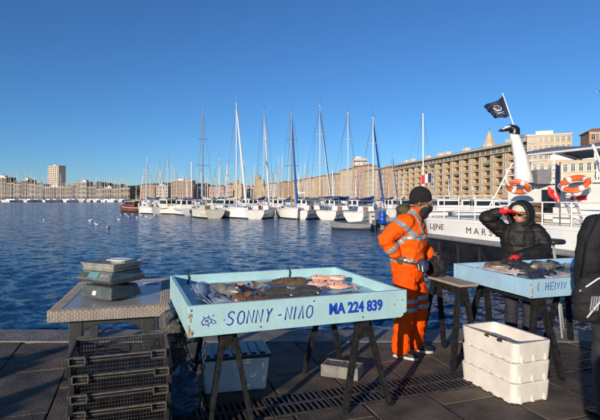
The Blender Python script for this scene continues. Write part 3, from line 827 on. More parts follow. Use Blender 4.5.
for px, d, of, tp in ((225, 84, .5, m_greencover), (214, 92, .3, m_greencover), (250, 92, .4, m_whitecover), (277, 90, .1, None), (304, 88, -.3, m_bluecover), (333, 86, -.4, m_bluecover), (357, 74, -.5, m_bluecover), (364, 90, -.6, None), (396, 78, -.9, m_bluecover), (408, 72, -1.2, None), (430, 74, -1.3, m_bluecover), (446, 66, -1.2, None), (459, 72, -1.3, m_bluecover), (472, 66, -1.4, m_greencover), (484, 62, -1.2, None), (497, 70, -1.3, m_bluecover)):
    motorboat(uniq('white motorboat%s moored behind, %s' % ({m_greencover: ' with green roof', m_whitecover: ' with cream roof', m_bluecover: ' with blue roof'}.get(tp, ''), where(px))), W(px, d), face(px, d, of), 8.5, 3.0, top=tp, fly=k % 2 == 0, group='motorboats behind the front yachts' if px < 380 else 'motorboats below the apartment block')
    k += 1
# far left marina: one boat, copied
m_farmast = mat('dull_mast', (0.6, 0.57, 0.52), 0.5, var=0.2, scale=0.2)
def far_boat(L, mh, cover):
    t = thing('far_sailboat', 'tiny white sailboat with bare mast moored along the far left quay', 'sailboat', (0, 0, 0), 0, 'sailboats moored along the far left quay')
    me = hull_mesh(L, 3.6, 1.25, n=8); me.materials.append(m_hull); me.materials.append(m_boot); mobj('hull', me, None, t)
    b = MB(); b.loft([[Vector((-L * .15, y, z)) for y, z in ((-1.2, 1.2), (1.2, 1.2), (1, 2), (-1, 2))], [Vector((L * .25, y, z)) for y, z in ((-.8, 1.3), (.8, 1.3), (.5, 1.6), (-.5, 1.6))]], True); b.build('cabin', m_hull, t)
    b = MB(); b.tube([(L * .1, 0, 1), (L * .1, 0, mh)], [.17, .11], 5); b.tube([(L * .1, -1.1, mh * .5), (L * .1, 1.1, mh * .5)], .06, 4); b.build('mast', m_farmast, t)
    b = MB(); b.tube([(L * .1, 0, 2.6), (-L * .35, 0, 2.5)], [.28, .15], 6); b.build('sail_cover', cover, t)
    return t
protos = [far_boat(11, 17, m_bluecover), far_boat(10, 14, m_whitecover), far_boat(12.5, 20, m_bluecover)]
used = [False] * 3
for i in range(112):
    px = -4 + i * 1.18 + rnd.uniform(-.5, .5)
    if px > 128: break
    d = 345 + rnd.uniform(-34, 16); k = rnd.choice((0, 1, 1, 2) if px < 62 else (1, 1, 0))
    loc = W(px, d); rz = R(90) + rnd.uniform(-.4, .4)
    if not used[k]:
        protos[k].location = loc; protos[k].rotation_euler[2] = rz; used[k] = True
    else: dup(protos[k], loc, rz)

# crowd of thin masts behind the front rows
rb = random.Random(21)
crowd = None
for i in range(64):
    px = 138 + i * 4.15 + rb.uniform(-1.6, 1.6)
    if px > 402: break
    d = rb.uniform(128, 190) + (20 if px < 200 else 0); s = rb.uniform(.5, .82)
    c = dup(protos[rb.choice((0, 1, 2))], W(px, d), face(px, d, rb.uniform(-.5, .5)), 'thin masted sailboat in the crowd of masts behind the front rows', 'sailboats crowded behind the front rows')
    c.name = 'crowded_sailboat'; c.scale = (.8, .8, s)
# ------------------------------------------------------------------ pontoon with drum and service box
t = thing('pontoon', 'grey floating pontoon jutting in from the moored boats', 'pontoon', (0, 0, 0))
pl, pr = Vector(W(347, 42)), Vector(W(420, 38))
u = (pr - pl).normalized(); v = Vector((-u.y, u.x, 0))
b = MB()
b.hexa([p + Vector((0, 0, z)) for z in (-.3, .45) for p in (pl, pr, pr + v * 3, pl + v * 3)]); b.build('float', m_conc, t, bevel=.05)
L = (pr - pl).length
for k in range(int(L / .32)):
    b = MB(); a = pl + u * (k * .32 + .02) + Vector((0, 0, .48)); b.hexa([a + q for q in (Vector((0, 0, -.025)), u * .29 + Vector((0, 0, -.025)), u * .29 + v * 3.02 + Vector((0, 0, -.025)), v * 3.02 + Vector((0, 0, -.025)), Vector((0, 0, .02)), u * .29 + Vector((0, 0, .02)), u * .29 + v * 3.02 + Vector((0, 0, .02)), v * 3.02 + Vector((0, 0, .02)))]); b.build('deck_plank', m_plank, t)
for k in range(4):
    a = pl + u * (.4 + k * 1.7) - v * .12; b = MB(); b.tube([a + Vector((0, 0, .5)), a + Vector((0, 0, -.25))], .14, 10); b.build('fender', m_white if k % 2 else m_boot, t, smooth=True)
def drum():
    c = P(382.5, 0, 39.5); c.z = WATER + .5
    t = thing('blue_drum', 'bright blue plastic drum standing on the grey pontoon', 'drum', c)
    b = MB(); b.lathe([(.26, 0), (.29, .03), (.29, .3), (.305, .33), (.29, .36), (.29, .62), (.305, .65), (.29, .68), (.29, .93), (.27, .97)], n=20); b.build('barrel', m_bluedrum, t, smooth=True)
    b = MB(); b.lathe([(.3, .93), (.3, .98), (.25, .98), (.25, .96)], n=20); b.build('rim', m_bluedrum, t)
drum()
c = P(372, 0, 40); c.z = WATER + .5
t = thing('service_pedestal', 'pale service pedestal standing on the grey pontoon', 'pedestal', c, .2)
b = MB(); b.box((0, 0, .45), (.42, .36, .9)); b.build('cabinet', m_whitecover, t, bevel=.03)
b = MB(); b.loft([[Vector((x * .26, y * .22, .9)) for x, y in ((-1, -1), (1, -1), (1, 1), (-1, 1))], [Vector((x * .12, y * .1, 1.05)) for x, y in ((-1, -1), (1, -1), (1, 1), (-1, 1))]], True); b.build('cap', m_grey, t)
b = MB(); b.box((-.05, -.19, .6), (.12, .03, .12)); b.box((.1, -.19, .6), (.1, .03, .1)); b.build('socket', m_boot, t)
# small dinghy against the pontoon
me = hull_mesh(3.6, 1.5, .5, .9); me.materials.append(m_grey); me.materials.append(m_boot)
t = thing('dinghy', 'small grey dinghy with outboard at the end of the pontoon', 'dinghy', W(352, 40), face(352, 40, 1.3))
mobj('hull', me, None, t, bevel=.03)
b = MB(); b.box((-.2, 0, .5), (.3, 1.3, .06)); b.box((.7, 0, .52), (.3, 1.0, .06)); b.build('thwart', m_plank, t)
b = MB(); b.box((-1.9, 0, .6), (.35, .35, .45)); b.tube([(-1.95, 0, .4), (-1.95, 0, -.3)], .07, 6); b.build('outboard', m_boot, t, bevel=.05)

# gulls
def gull(fly=False):
    t = thing('gull', 'small white gull floating on the blue harbour water', 'gull', (0, 0, 0), 0, 'gulls floating on the water')
    b = MB(); b.tube([(-.26, 0, .10), (-.16, 0, .08), (0, 0, .07), (.13, 0, .09), (.18, 0, .17), (.21, 0, .23), (.26, 0, .23)], [.015, .06, .09, .075, .045, .045, .015], 8); b.build('body', m_gull, t, smooth=True)
    for s in (-1, 1):
        b = MB(); b.tube([(.08, s * .085, .12), (-.08, s * .09, .13), (-.33, s * .03, .15)], [.03, .06, .01], 6, flat=.6); b.build('wing', m_gullgrey, t, smooth=True)
    b = MB(); b.tube([(.25, 0, .228), (.31, 0, .22)], [.015, .004], 5); b.build('beak', m_orange, t)
    return t
g0 = gull(); first = True
for px, py in ((121, 216), (126, 214.5), (129, 217), (133, 215), (137, 218), (142, 216), (147, 217.5), (151, 219), (155, 216), (90, 221), (108.5, 228), (119, 220), (97, 225), (44, 221), (140, 213.5)):
    d = F * (EYE - WATER) / (py - 198); l = W(px, d)
    if first: g0.location = l; g0.rotation_euler[2] = 2; first = False
    else: dup(g0, l, rnd.uniform(0, 6))
p = P(597.5, 92, 60)
t = thing('flying_gull', 'white gull flying high in the sky at the right edge', 'gull', p, .5)
b = MB(); b.tube([(-.25, 0, 0), (0, 0, 0), (.2, 0, .02), (.28, 0, .02)], [.02, .08, .05, .01], 8); b.build('body', m_gull, t, smooth=True)
for s in (-1, 1):
    b = MB(); b.sheet([(.1, s * .05, .02), (.12, s * .35, .14), (-.05, s * .7, .08), (-.08, s * .35, .12), (-.1, s * .05, .02)], .02, (0, 0, 1)); b.build('wing', m_gullgrey, t)
# ------------------------------------------------------------------ white passenger boat on the right
fo = Vector((5.15, 21.2, 0))
fa = Vector((0.33, -0.944, 0)).normalized()       # along its side, towards the camera
fb_ = Vector((-fa.y, fa.x, 0))                    # across, to the right
FL, FBM = 13.5, 4.6
ferry = thing('passenger_boat', 'white and black passenger boat with funnel, awning and orange lifebuoys at right', 'boat', (0, 0, 0))
def fp(s, t_, z): return fo + fa * s + fb_ * t_ + Vector((0, 0, z))
def outline(inset=0.0, n=8):
    pts = []
    for i in range(n + 1):                          # rounded far end
        a = math.pi / 2 * i / n
        pts.append((1.1 - 1.1 * math.sin(a) + inset, 1.1 - 1.1 * math.cos(a) + inset))
    pts = pts[::-1]                                 # from (0,1.1) round to (1.1,0)
    out = pts + [(FL - 3, inset), (FL, 1.4)] + [(FL, FBM - 1.4), (FL - 3, FBM - inset), (1.1, FBM - inset), (inset, FBM - 1.1)]
    return out
def sweep(name, m, levels, parent=ferry, bevel=0):
    b = MB(); b.loft([[fp(s, t_, z) for s, t_ in outline(i)] for z, i in levels], True)
    return b.build(name, m, parent, bevel=bevel)
zb0, zb1 = .15, .86
lower = sweep('lower_hull', m_ferryblack, [(-1.6, .5), (WATER, .22), (-.3, .05), (zb0, 0)])
upper = sweep('upper_hull', m_ferrywhite, [(zb0 + .005, .015), (zb1 - .12, -.03), (zb1 - .11, -.06), (zb1, -.06)])
ring = [fp(s, t_, zb0 - .06) for s, t_ in outline(-.05)]
b = MB(); b.tube(ring + [ring[0]], .10, 8, caps=False); b.build('rubbing_strake', m_grey, lower, smooth=True)
for k in range(9):
    b = MB(); s = 1.6 + k * 1.2; b.bar(fp(s, .02, -.1), fp(s, .06, WATER - .1), .09, .07); b.build('fender_bar', m_crate, lower)
# name lettering on the side
put_text(text_mesh('LIJNE', .33, sx=1.3, shear=.12), 'lettering', m_balc, upper, fp(1.02, -.035, .40), fa, (0, 0, 1))
put_text(text_mesh('M A R S E I L L E', .33, sx=1.28, shear=.0), 'lettering', m_balc, upper, fp(3.35, -.035, .36), fa, (0, 0, 1))
# deck-edge rail
def rail(s0, s1, t_, z0, zt, n, name='guard_rail', parent=ferry, mids=1, r=.022):
    b = MB()
    for i in range(n + 1):
        s = s0 + (s1 - s0) * i / n; b.tube([fp(s, t_, z0), fp(s, t_, zt)], r, 6)
    for k in range(mids + 1):
        z = zt - (zt - z0) * k / (mids + 1); b.tube([fp(s0, t_, z), fp(s1, t_, z)], r, 6)
    return b.build(name, m_ferrywhite, parent)
rail(.9, 4.6, .12, zb1, 1.75, 4)
rail(4.7, 12, .10, zb1, 1.55, 7)
b = MB(); b.hexa([fp(s, t_, z) for z in (zb1 + .005, zb1 + .04) for s, t_ in ((.3, .35), (12.8, .35), (12.8, FBM - .35), (.3, FBM - .35))]); b.build('deck', m_deck, ferry)
# deckhouse
S0, S1, T0, T1 = 4.5, 11.6, .85, 3.8
ZD = 2.12
b = MB(); b.hexa([fp(s, t_, z) for z in (zb1 + .04, ZD) for s, t_ in ((S0, T0), (S1, T0), (S1, T1), (S0, T1))]); house = b.build('deckhouse', m_ferrywhite, ferry, bevel=.05)
b = MB(); b.hexa([fp(s, t_, z) for z in (ZD + .003, ZD + .09) for s, t_ in ((S0 - .12, T0 - .12), (S1 + .1, T0 - .12), (S1 + .1, T1 + .1), (S0 - .12, T1 + .1))]); b.build('upper_deck', m_ferrywhite, house, bevel=.02)
for s, w, h, m__ in ((6.05, .5, .75, m_glass), (8.7, .5, .75, m_glass), (9.9, .5, .75, m_glass)):
    b = MB(); b.hexa([fp(s + a, T0 - .02 + e, z) for z in (1.2, 1.2 + h) for a, e in ((0, 0), (w, 0), (w, .03), (0, .03))]); b.build('window', m__, house)
b = MB(); b.hexa([fp(7.15 + a, T0 - .025 + e, z) for z in (1.62, 1.75) for a, e in ((0, 0), (.55, 0), (.55, .03), (0, .03))]); b.build('red_plate', m_red, house)
for k, (s, h) in enumerate(((5.35, .62), (6.75, .5))):
    b = MB(); b.hexa([fp(s + a, T0 - .3 + e, z) for z in (zb1 + .05, zb1 + .05 + h) for a, e in ((0, 0), (.8, 0), (.8, .28), (0, .28))]); b.build('deck_locker', m_brownbulk if k == 0 else m_ferrywhite, ferry, bevel=.02)
# slanted ladder rails and stays
b = MB()
for s in (7.75, 8.1):
    b.tube([fp(s, .3, zb1), fp(s - .9, .75, ZD)], .03, 6)
for k in range(5):
    q = (k + .5) / 5; b.tube([fp(7.75 - .9 * q, .3 + .45 * q, zb1 + (ZD - zb1) * q), fp(8.1 - .9 * q, .3 + .45 * q, zb1 + (ZD - zb1) * q)], .02, 5)
b.build('ladder', m_mast, ferry)
b = MB(); b.tube([fp(3.9, .25, zb1), fp(4.7, .9, ZD + .8)], .03, 6); b.tube([fp(4.7, .9, ZD + .8), fp(6.2, .9, ZD + .8)], .025, 6); b.build('stay', m_ferrywhite, ferry)
b = MB(); b.tube([fp(9.5, .2, zb1), fp(8.1, .6, 3.2)], .04, 6); b.build('stay', m_ferrywhite, ferry)
rail(S0, S1, T0 - .02, ZD + .09, ZD + .62, 6, 'upper_rail', house, mids=1)
# funnel leaning to the left, black curved cowl on top
c0, c1 = fp(6.6, 2.0, ZD + .09), None
lean = Vector((-1, 0, 0))
base = P(524, 179, 15.6); base.z = ZD + .05
top = base + Vector((-.30, .05, 1.60))
b = MB(); N = 18; rings = []
for i in range(7):
    q = i / 6; c = base.lerp(top, q); c.x += .05 * math.sin(q * 3.14); rr = .31 - .16 * q ** .8
    rings.append([c + Vector((math.cos(2 * math.pi * j / N) * rr, math.sin(2 * math.pi * j / N) * rr, 0)) for j in range(N)])
b.loft(rings, True); fun = b.build('funnel', m_ferrywhite, ferry, smooth=False)
for p_ in fun.data.polygons: p_.use_smooth = len(p_.vertices) == 4
b = MB()
b.tube([top + Vector(q) for q in ((.02, 0, -.04), (.02, 0, .08), (-.01, 0, .16), (-.12, 0, .20), (-.26, 0, .16), (-.42, 0, .11), (-.52, 0, .10))], [.165, .165, .15, .12, .085, .05, .025], 14)
b.ell(top + Vector((.03, 0, .12)), (.16, .15, .15))
cow = fuse(b, .02, 3); mobj('cowl', cow, m_ferryblack, fun)
b = MB(); b.tube([top + Vector((-.15, -.085, .24)), top + Vector((-.28, -.075, .21)), top + Vector((-.40, -.045, .145))], [.03, .035, .02], 8); b.build('white_patch', m_white, fun, smooth=True)
b = MB(); b.tube([top + Vector((.15, 0, -.1)), top + Vector((.34, 0, -.12))], .025, 6); b.box(top + Vector((.30, 0, -.08)), (.12, .08, .1)); b.build('lamp', m_grey, fun)
b = MB(); b.hexa([base + Vector((x, y, z)) for z in (-.05, .42) for x, y in ((.3, -.3), (.75, -.3), (.75, .35), (.3, .35))]); b.build('vent_box', m_grey, ferry, bevel=.03)
# flagpole and navy flag with white emblem
p0 = top + Vector((.0, 0, .24)); p1 = top + Vector((-.38, 0, 1.34))
fg = thing('navy_flag', 'ragged navy flag with white emblem flying from the funnel top', 'flag', p0)
b = MB(); b.tube([(0, 0, 0), p1 - p0], [.022, .016], 6); b.build('pole', m_ferrywhite, fg)
def flag(name, parent, o, ud, vd, w, h, m, amp=.06, nu=14, nv=8, ragged=.1, waves=1.7):
    ud, vd = Vector(ud).normalized(), Vector(vd).normalized(); n = ud.cross(vd)
    b = MB(); fr = []
    for i in range(nu + 1):
        q = i / nu; ring = []
        for j in range(nv + 1):
            r_ = j / nv
            e = w * q * (1 - ragged * (abs(math.sin(j * 2.3 + 1)) if q == 1 else 0)) * (.75 + .35 * r_)
            ring.append(Vector(o) + ud * e + vd * (h * r_ * (1 - .25 * q) - .10 * h * math.sin(q * 5 + .5)) + n * amp * math.sin(q * 6.28 * waves + r_ * 1.6) * (.25 + q))
        fr.append(ring)
    d = n * .006
    back = [[p + d for p in r_] for r_ in fr]
    nn = nv + 1
    for g, inv in ((fr, False), (back, True)):
        vs = [p for r_ in g for p in r_]
        fs = [(i * nn + j, i * nn + j + 1, (i + 1) * nn + j + 1, (i + 1) * nn + j) for i in range(nu) for j in range(nv)]
        b.add(vs, [f[::-1] for f in fs] if inv else fs)
    me = b.mesh(name, True)
    return mobj(name, me, m, parent), fr
pd = (p1 - p0).normalized()
fo_, grid = flag('cloth', fg, pd * .44, (-.90, .0, -.42), pd, .74, .68, m_navy, amp=.05, ragged=.35)
# white emblem: skull-like blot of strokes that follows the cloth
b = MB()
def fpt(q, r_):
    i, j = q * 14, r_ * 8; i0, j0 = min(13, int(i)), min(7, int(j)); a, c = i - i0, j - j0
    g = grid
    return (g[i0][j0].lerp(g[i0 + 1][j0], a)).lerp(g[i0][j0 + 1].lerp(g[i0 + 1][j0 + 1], a), c)
for st in (((.3, .55), (.38, .72), (.52, .75), (.6, .6), (.52, .45), (.38, .45), (.3, .55)), ((.25, .35), (.45, .3), (.65, .22)), ((.28, .22), (.45, .3), (.66, .4)), ((.4, .6), (.46, .58)), ((.5, .6), (.55, .58)), ((.42, .5), (.5, .5))):
    b.tube([fpt(*q) + Vector((0, -.012, 0)) for q in st], .016, 6, flat=.5)
b.build('emblem', m_white, fg)
# lifebuoys hung on the upper rail
def lifebuoy(c, tilt, label, r=.30):
    t = thing('lifebuoy', label, 'lifebuoy', c)
    rot = Matrix.Rotation(math.atan2(fa.y, fa.x) + tilt[0], 3, 'Z') @ Matrix.Rotation(R(90) + tilt[1], 3, 'X')
    n_ = 32; b = MB(); pts = [rot @ Vector((math.cos(2 * math.pi * i / n_) * r, math.sin(2 * math.pi * i / n_) * r * .82, 0)) for i in range(n_ + 1)]
    b.tube(pts, .085, 10, caps=False); b.build('ring', m_orange, t, smooth=True)
    for k in range(4):
        i0 = k * 8 + 3; b = MB(); b.tube([pts[i0], pts[i0 + 1], pts[i0 + 2]], .089, 10); b.build('white_band', m_white, t, smooth=True)
    b = MB(); gp_ = [rot @ Vector((math.cos(2 * math.pi * i / n_) * (r + .11 + .02 * math.sin(i * 1.57)), math.sin(2 * math.pi * i / n_) * (r + .09) * .82, 0)) for i in range(n_ + 1)]
    b.tube(gp_, .012, 5, caps=False); b.build('grab_line', m_rope, t)
lifebuoy(P(518, 187, 14.9), (.35, .85), 'orange and white lifebuoy hung on the rail beneath the funnel', .29)
lifebuoy(P(575, 184, 13.6), (.3, -.85), 'orange and white lifebuoy hung on the rail near the right edge', .33)
# awning
b = MB(); n_ = 10; rings = []
for i in range(n_ + 1):
    s = 4.3 + (12.5 - 4.3) * i / n_
    rings.append([fp(s, 1.3 + 3.0 * j / 8, 3.2 + .3 * math.sin(math.pi * j / 8) + .05 * math.sin(i * 2.1)) for j in range(9)] + [fp(s, 1.3 + 3.0 * j / 8, 3.15 + .3 * math.sin(math.pi * j / 8) + .05 * math.sin(i * 2.1)) for j in range(8, -1, -1)])
b.loft(rings, True); aw = b.build('awning', m_grey, ferry)
b = MB(); b.tube([fp(4.3, 1.28, 3.19), fp(12.5, 1.28, 3.19)], .04, 6); b.tube([fp(4.3, 1.28, 3.19), fp(4.3, 2.8, 3.49), fp(4.3, 4.3, 3.19)], .04, 6); b.build('awning_edge', m_ferrywhite, aw)
for k in range(6):
    s = 4.6 + k * 1.5; b = MB(); b.tube([fp(s, 1.3, 3.14), fp(s, 2.8, 3.42), fp(s, 4.3, 3.14)], .03, 6); b.build('awning_rib', m_ferrywhite, aw)
    b = MB(); b.tube([fp(s, 1.3, ZD + .09), fp(s, 1.3, 3.16)], .03, 6); b.build('awning_post', m_ferrywhite, aw)
# drooping ensign on its staff
c = P(560, 224, 14.2); tp = P(560, 162, 14.2)
en = thing('ensign', 'drooping blue white and red ensign on a dark staff by the boat deck', 'flag', c)
b = MB(); b.tube([(0, 0, 0), (0, 0, tp.z - c.z)], .02, 6); b.build('staff', m_balc, en)
h = tp.z - c.z
def droop(name, m, x0, x1, z0, z1):
    b = MB(); rings = []
    for i in range(7):
        q = i / 6; z = z0 + (z1 - z0) * q
        rings.append([Vector((x0 + (x1 - x0) * (k / 5) , .035 * math.sin(k * 2.1 + q * 3), z - .05 * k * (1 if x1 < 0 else .3))) for k in range(6)] + [Vector((x0 + (x1 - x0) * (k / 5), .035 * math.sin(k * 2.1 + q * 3) + .01, z - .05 * k * (1 if x1 < 0 else .3))) for k in range(5, -1, -1)])
    b.loft(rings, True); b.build(name, m, en)
droop('blue_stripe', m_navy, -.12, .0, h - .95, h - .05)
droop('white_stripe', m_white, -.16, -.05, h - .95, h - .80)
droop('red_stripe', m_red, -.34, -.02, h - .78 - .2, h - .62 - .1)
# second tricolour far behind on a motorboat
p = P(431.5, 199, 64)
en2 = thing('small_tricolour', 'small tricolour flag above the motorboats behind the man in orange', 'flag', p)
b = MB(); b.tube([(0, 0, -.9), (0, 0, 3.6)], .03, 6); b.build('staff', m_mast, en2)
for k, m__ in enumerate((m_navy, m_white, m_red)):
    b = MB(); b.loft([[Vector((-.45 * k, .05 * math.sin(k * 2), z)), Vector((-.45 * (k + 1) + .005, .05 * math.sin(k * 2 + 2), z - .12)), Vector((-.45 * (k + 1) + .005, .05 * math.sin(k * 2 + 2) + .02, z - .12)), Vector((-.45 * k, .05 * math.sin(k * 2) + .02, z))] for z in (2.3 - .12 * k, 3.5 - .12 * k)], True)
    b.build(('blue_stripe', 'white_stripe', 'red_stripe')[k], m__, en2)
# ------------------------------------------------------------------ stall trays
TA = R(20)
def tray(name, label, org, ang, W_, D_, z0, z1, m, floor_drop, th=.035):
    t = thing(name, label, 'fish tray', (org[0], org[1], z0), ang)
    H = z1 - z0
    b = MB(); fz = H - floor_drop
    b.hexa([Vector((x, y, z)) for z in (fz - .03, fz) for x, y in ((th, th), (W_ - th, th), (W_ - th, D_ - th), (th, D_ - th))]); b.build('floor', m, t)
    # long walls with chamfered lower ends
    for y0 in (0, D_ - th):
        b = MB(); c = .05
        prof = [(0, .0), (W_ - c, .0), (W_, c * .9), (W_, H), (0, H)]
        b.loft([[Vector((x, y0, z)) for x, z in prof], [Vector((x, y0 + th, z)) for x, z in prof]], True); b.build('front_board' if y0 == 0 else 'back_board', m, t, bevel=.004)
    for x0 in (0, W_ - th):
        b = MB(); b.hexa([Vector((x, y, z)) for z in (.003, H - .002) for x, y in ((x0 + .001, th), (x0 + th - .001, th), (x0 + th - .001, D_ - th), (x0 + .001, D_ - th))]); b.build('side_board', m, t, bevel=.003)
    return t
T1o = Vector((-0.747, 3.20, 0))
Z0, Z1 = .745, .957
tr1 = tray('fish_tray', 'aqua wooden fish tray with blue painted name and MA 224 839', T1o, TA, 1.69, 1.36, Z0, Z1, m_aqua, .085)
H1 = Z1 - Z0
def stroke_letters(parent, strokes, x0, z0, s, wd, m, name, sl=0.12, xs_=1.0):
    b = MB()
    for st in strokes:
        b.tube([(x0 + (x * xs_ + sl * z) * s, -.0015, z0 + z * s) for x, z in st], wd, 6, flat=.35, flatdir=(0, 1, 0))
    return b.build(name, m, parent, smooth=True)
def glyph(ch, x):
    g = {'S': [[(.62, .86), (.5, 1), (.25, 1), (.08, .84), (.12, .66), (.4, .5), (.58, .34), (.5, .1), (.25, 0), (.0, .12)]],
         'O': [[(.35, 1), (.12, .85), (.02, .5), (.12, .12), (.35, 0), (.58, .15), (.66, .5), (.58, .88), (.35, 1)]],
         'N': [[(.0, 0), (.06, 1), (.5, .02), (.58, 1.0)]],
         'Y': [[(.0, .98), (.2, .55)], [(.5, 1.02), (.2, .55), (.12, -.02)]],
         '-': [[(.0, .42), (.3, .46)]],
         'I': [[(.05, .0), (.1, 1.0)]],
         'A': [[(.0, .0), (.3, 1.02), (.48, .0)]],
         '.': [[(.0, .42), (.05, .46), (.02, .40)]],
         'C': [[(.5, .85), (.3, 1), (.08, .8), (.05, .25), (.2, .02), (.5, .1)]],
         'H': [[(.05, 0), (.05, 1)], [(.05, .5), (.5, .55)], [(.5, 0), (.5, 1)]],
         'E': [[(.5, 1), (.05, .95), (.05, .02), (.5, .02)], [(.05, .5), (.4, .52)]],
         'V': [[(.0, .9), (.2, .05), (.45, .95)]], '(': [[(.25, 1.0), (.08, .7), (.05, .3), (.2, 0)]]}[ch]
    return [[(p[0] + x, p[1]) for p in st] for st in g]
sc = .085
x = 0; strokes = []
for ch, adv in ((' ', 0), ('.', .3), ('S', .95), ('O', .95), ('N', .85), ('N', 1.0), ('Y', 1.15), ('-', .75), ('N', .85), ('I', .5), ('A', .75), ('O', 1)):
    if ch != ' ': strokes += glyph(ch, x)
    x += adv
stroke_letters(tr1, strokes, .235, .062, sc * 1.06, .0052, m_blueink, 'painted_name', .12, .83)
me = text_mesh('MA 224 839', .112, .003, offset=.0035, sx=.80)
o = put_text(me, 'registration_number', m_royal, tr1, (1.02, -.0005, .075), (1, 0, 0), (0, 0, 1))
# doodle: small blue turtle-like scribble
dd = [[(.0, .3), (.2, .6), (.5, .7), (.8, .55), (.9, .3), (.7, .1), (.4, .05), (.1, .15), (.0, .3)], [(.1, .8), (.3, .6)], [(.6, .9), (.6, .65)], [(.85, .5), (1.2, .35), (1.35, .15), (1.1, .1), (.9, .25)], [(.2, .0), (.1, .15)], [(.6, .05), (.7, -.12)], [(.3, .3), (.6, .5)], [(.3, .5), (.65, .25)], [(.95, .75), (1.05, .9)]]
stroke_letters(tr1, dd, .085, .075, .075, .0032, m_blueink, 'painted_doodle')
# chipped corner
rch = random.Random(5)
for k in range(9):
    b = MB(); c = Vector((rch.uniform(.0, .03), -.0006, rch.uniform(.01, H1 - .02)));
    b.sheet([c + Vector((math.cos(a) * rch.uniform(.004, .012), 0, math.sin(a) * rch.uniform(.008, .022))) for a in (0, 1, 2.1, 3.1, 4.2, 5.3)], .004, (0, 1, 0)); b.build('paint_chip', m_aqua_chip, tr1)
for k in range(5):
    b = MB(); c = Vector((1.69 - rch.uniform(.0, .12), -.0006, rch.uniform(.03, H1 - .02)));
    b.sheet([c + Vector((math.cos(a) * rch.uniform(.003, .007), 0, math.sin(a) * rch.uniform(.003, .009))) for a in (0, 1, 2.1, 3.1, 4.2, 5.3)], .004, (0, 1, 0)); b.build('paint_chip', m_aqua_chip, tr1)
for k in range(6):
    b = MB(); b.lathe([(.006, 0), (.006, .003)], (rch.choice((.025, .5, .9, 1.3, 1.66)) + rch.uniform(-.004, .004), -.0005, rch.choice((.03, H1 - .03))), 8, Matrix.Rotation(R(90), 3, 'X')); b.build('nail', m_iron, tr1)
# cord loops on the back board
for xx in (.16, 1.16):
    b = MB(); b.tube([(xx, 1.36 - .04, H1 - .09), (xx + .005, 1.36 - .045, H1 - .02), (xx, 1.36 - .02, H1 + .028), (xx - .01, 1.36 + .01, H1 - .01)], .008, 6); b.build('cord_loop', m_cord, tr1, smooth=True)

T2o = Vector((2.04, 4.24, 0))
tr2 = tray('pale_blue_fish_tray', 'pale blue wooden fish tray on black trestles in front of the woman', T2o, R(17.5), 1.75, 1.13, .79, .957, m_sky, .055)
x = 0; strokes = []
for ch, adv in (('(', .8), (' ', .5), ('H', .8), ('E', .7), ('I', .4), ('V', .7), ('I', .4), ('V', .7)):
    if ch != ' ': strokes += glyph(ch, x)
    x += adv
stroke_letters(tr2, strokes, .07, .065, .068, .0042, m_blueink, 'painted_name', .05)
for k in range(10):
    b = MB(); c = Vector((rch.uniform(.0, .02), -.0006, rch.uniform(.01, .15)));
    b.sheet([c + Vector((math.cos(a) * rch.uniform(.004, .010), 0, math.sin(a) * rch.uniform(.006, .016))) for a in (0, 1, 2.1, 3.1, 4.2, 5.3)], .004, (0, 1, 0)); b.build('paint_chip', m_aqua_chip, tr2)

# ------------------------------------------------------------------ trestles
def trestle(label, org, ang, s, t0, t1, zt, spread=.19, group='black wooden trestles', low=.42):
    u, v = Vector((math.cos(ang), math.sin(ang), 0)), Vector((-math.sin(ang), math.cos(ang), 0))
    o = org + u * s + v * ((t0 + t1) / 2)
    t = thing('trestle', label, 'trestle', (o.x, o.y, 0), ang, group)
    h = (t1 - t0) / 2
    b = MB(); b.bar((0, -h, zt - .045), (0, h, zt - .045), .055, .085); b.build('beam', m_trestle, t, bevel=.004)
    for e in (-1, 1):
        for q in (-1, 1):
            b = MB(); b.bar((q * .03, e * (h - .07), zt - .02), (q * spread, e * (h + .02), 0.005), .034, .062, up=(0, 1, 0)); b.build('leg', m_trestle, t, bevel=.003)
        b = MB(); b.bar((-.06, e * (h - .035), zt - .14), (.06, e * (h - .035), zt - .14), .018, .09); b.build('gusset', m_trestle, t, bevel=.003)
    return t
trestle('black trestle under the left end of the aqua tray', T1o, TA, .33, .22, 1.12, Z0 - .002, .16)
trestle('black trestle under the right end of the aqua tray', T1o, TA, 1.42, .16, 1.05, Z0 - .002, .20)
trestle('black trestle under the left end of the pale blue tray', T2o, R(17.5), .22, .08, .98, .788, .19)
trestle('black trestle under the right end of the pale blue tray', T2o, R(17.5), 1.35, .1, 1.0, .788, .19)
# side trestle with plank, left of the pale blue tray
v2 = Vector((-math.sin(R(17.5)), math.cos(R(17.5)), 0)); u2 = Vector((math.cos(R(17.5)), math.sin(R(17.5)), 0))
ex = trestle('spare black trestle carrying a pale plank beside the man in orange', T2o, R(17.5), -.22, .62, 1.2, .80, .16)
pk = MB(); c = T2o + u2 * -.20 + v2 * .90
pk.box((0, 0, .014), (.22, .62, .026)); o = tag(pk.build('plank', m_plank, None, bevel=.003), 'short weathered plank lying on the spare trestle', 'plank'); o.location = (c.x, c.y, .801); o.rotation_euler[2] = R(17.5)
# black bag on the plank
b = MB(); b.ell((0, 0, .13), (.13, .10, .14)); b.ell((.03, .05, .2), (.09, .1, .1)); b.ell((-.05, .0, .08), (.12, .12, .08))
me = fuse(b, .013, 2, .03, 8)
c = Vector((1.50, 5.22, 0))
t = thing('black_bag', 'soft black bag on the plank behind the man in orange', 'bag', (c.x, c.y, .828))
t.scale = (.72, .8, .85)
mobj('pouch', me, m_blackcloth, t)
b = MB(); b.tube([(-.09, 0, .2), (-.06, .0, .32), (.03, 0, .36), (.1, .02, .26)], .01, 6); b.build('handle', m_blackcloth, t)

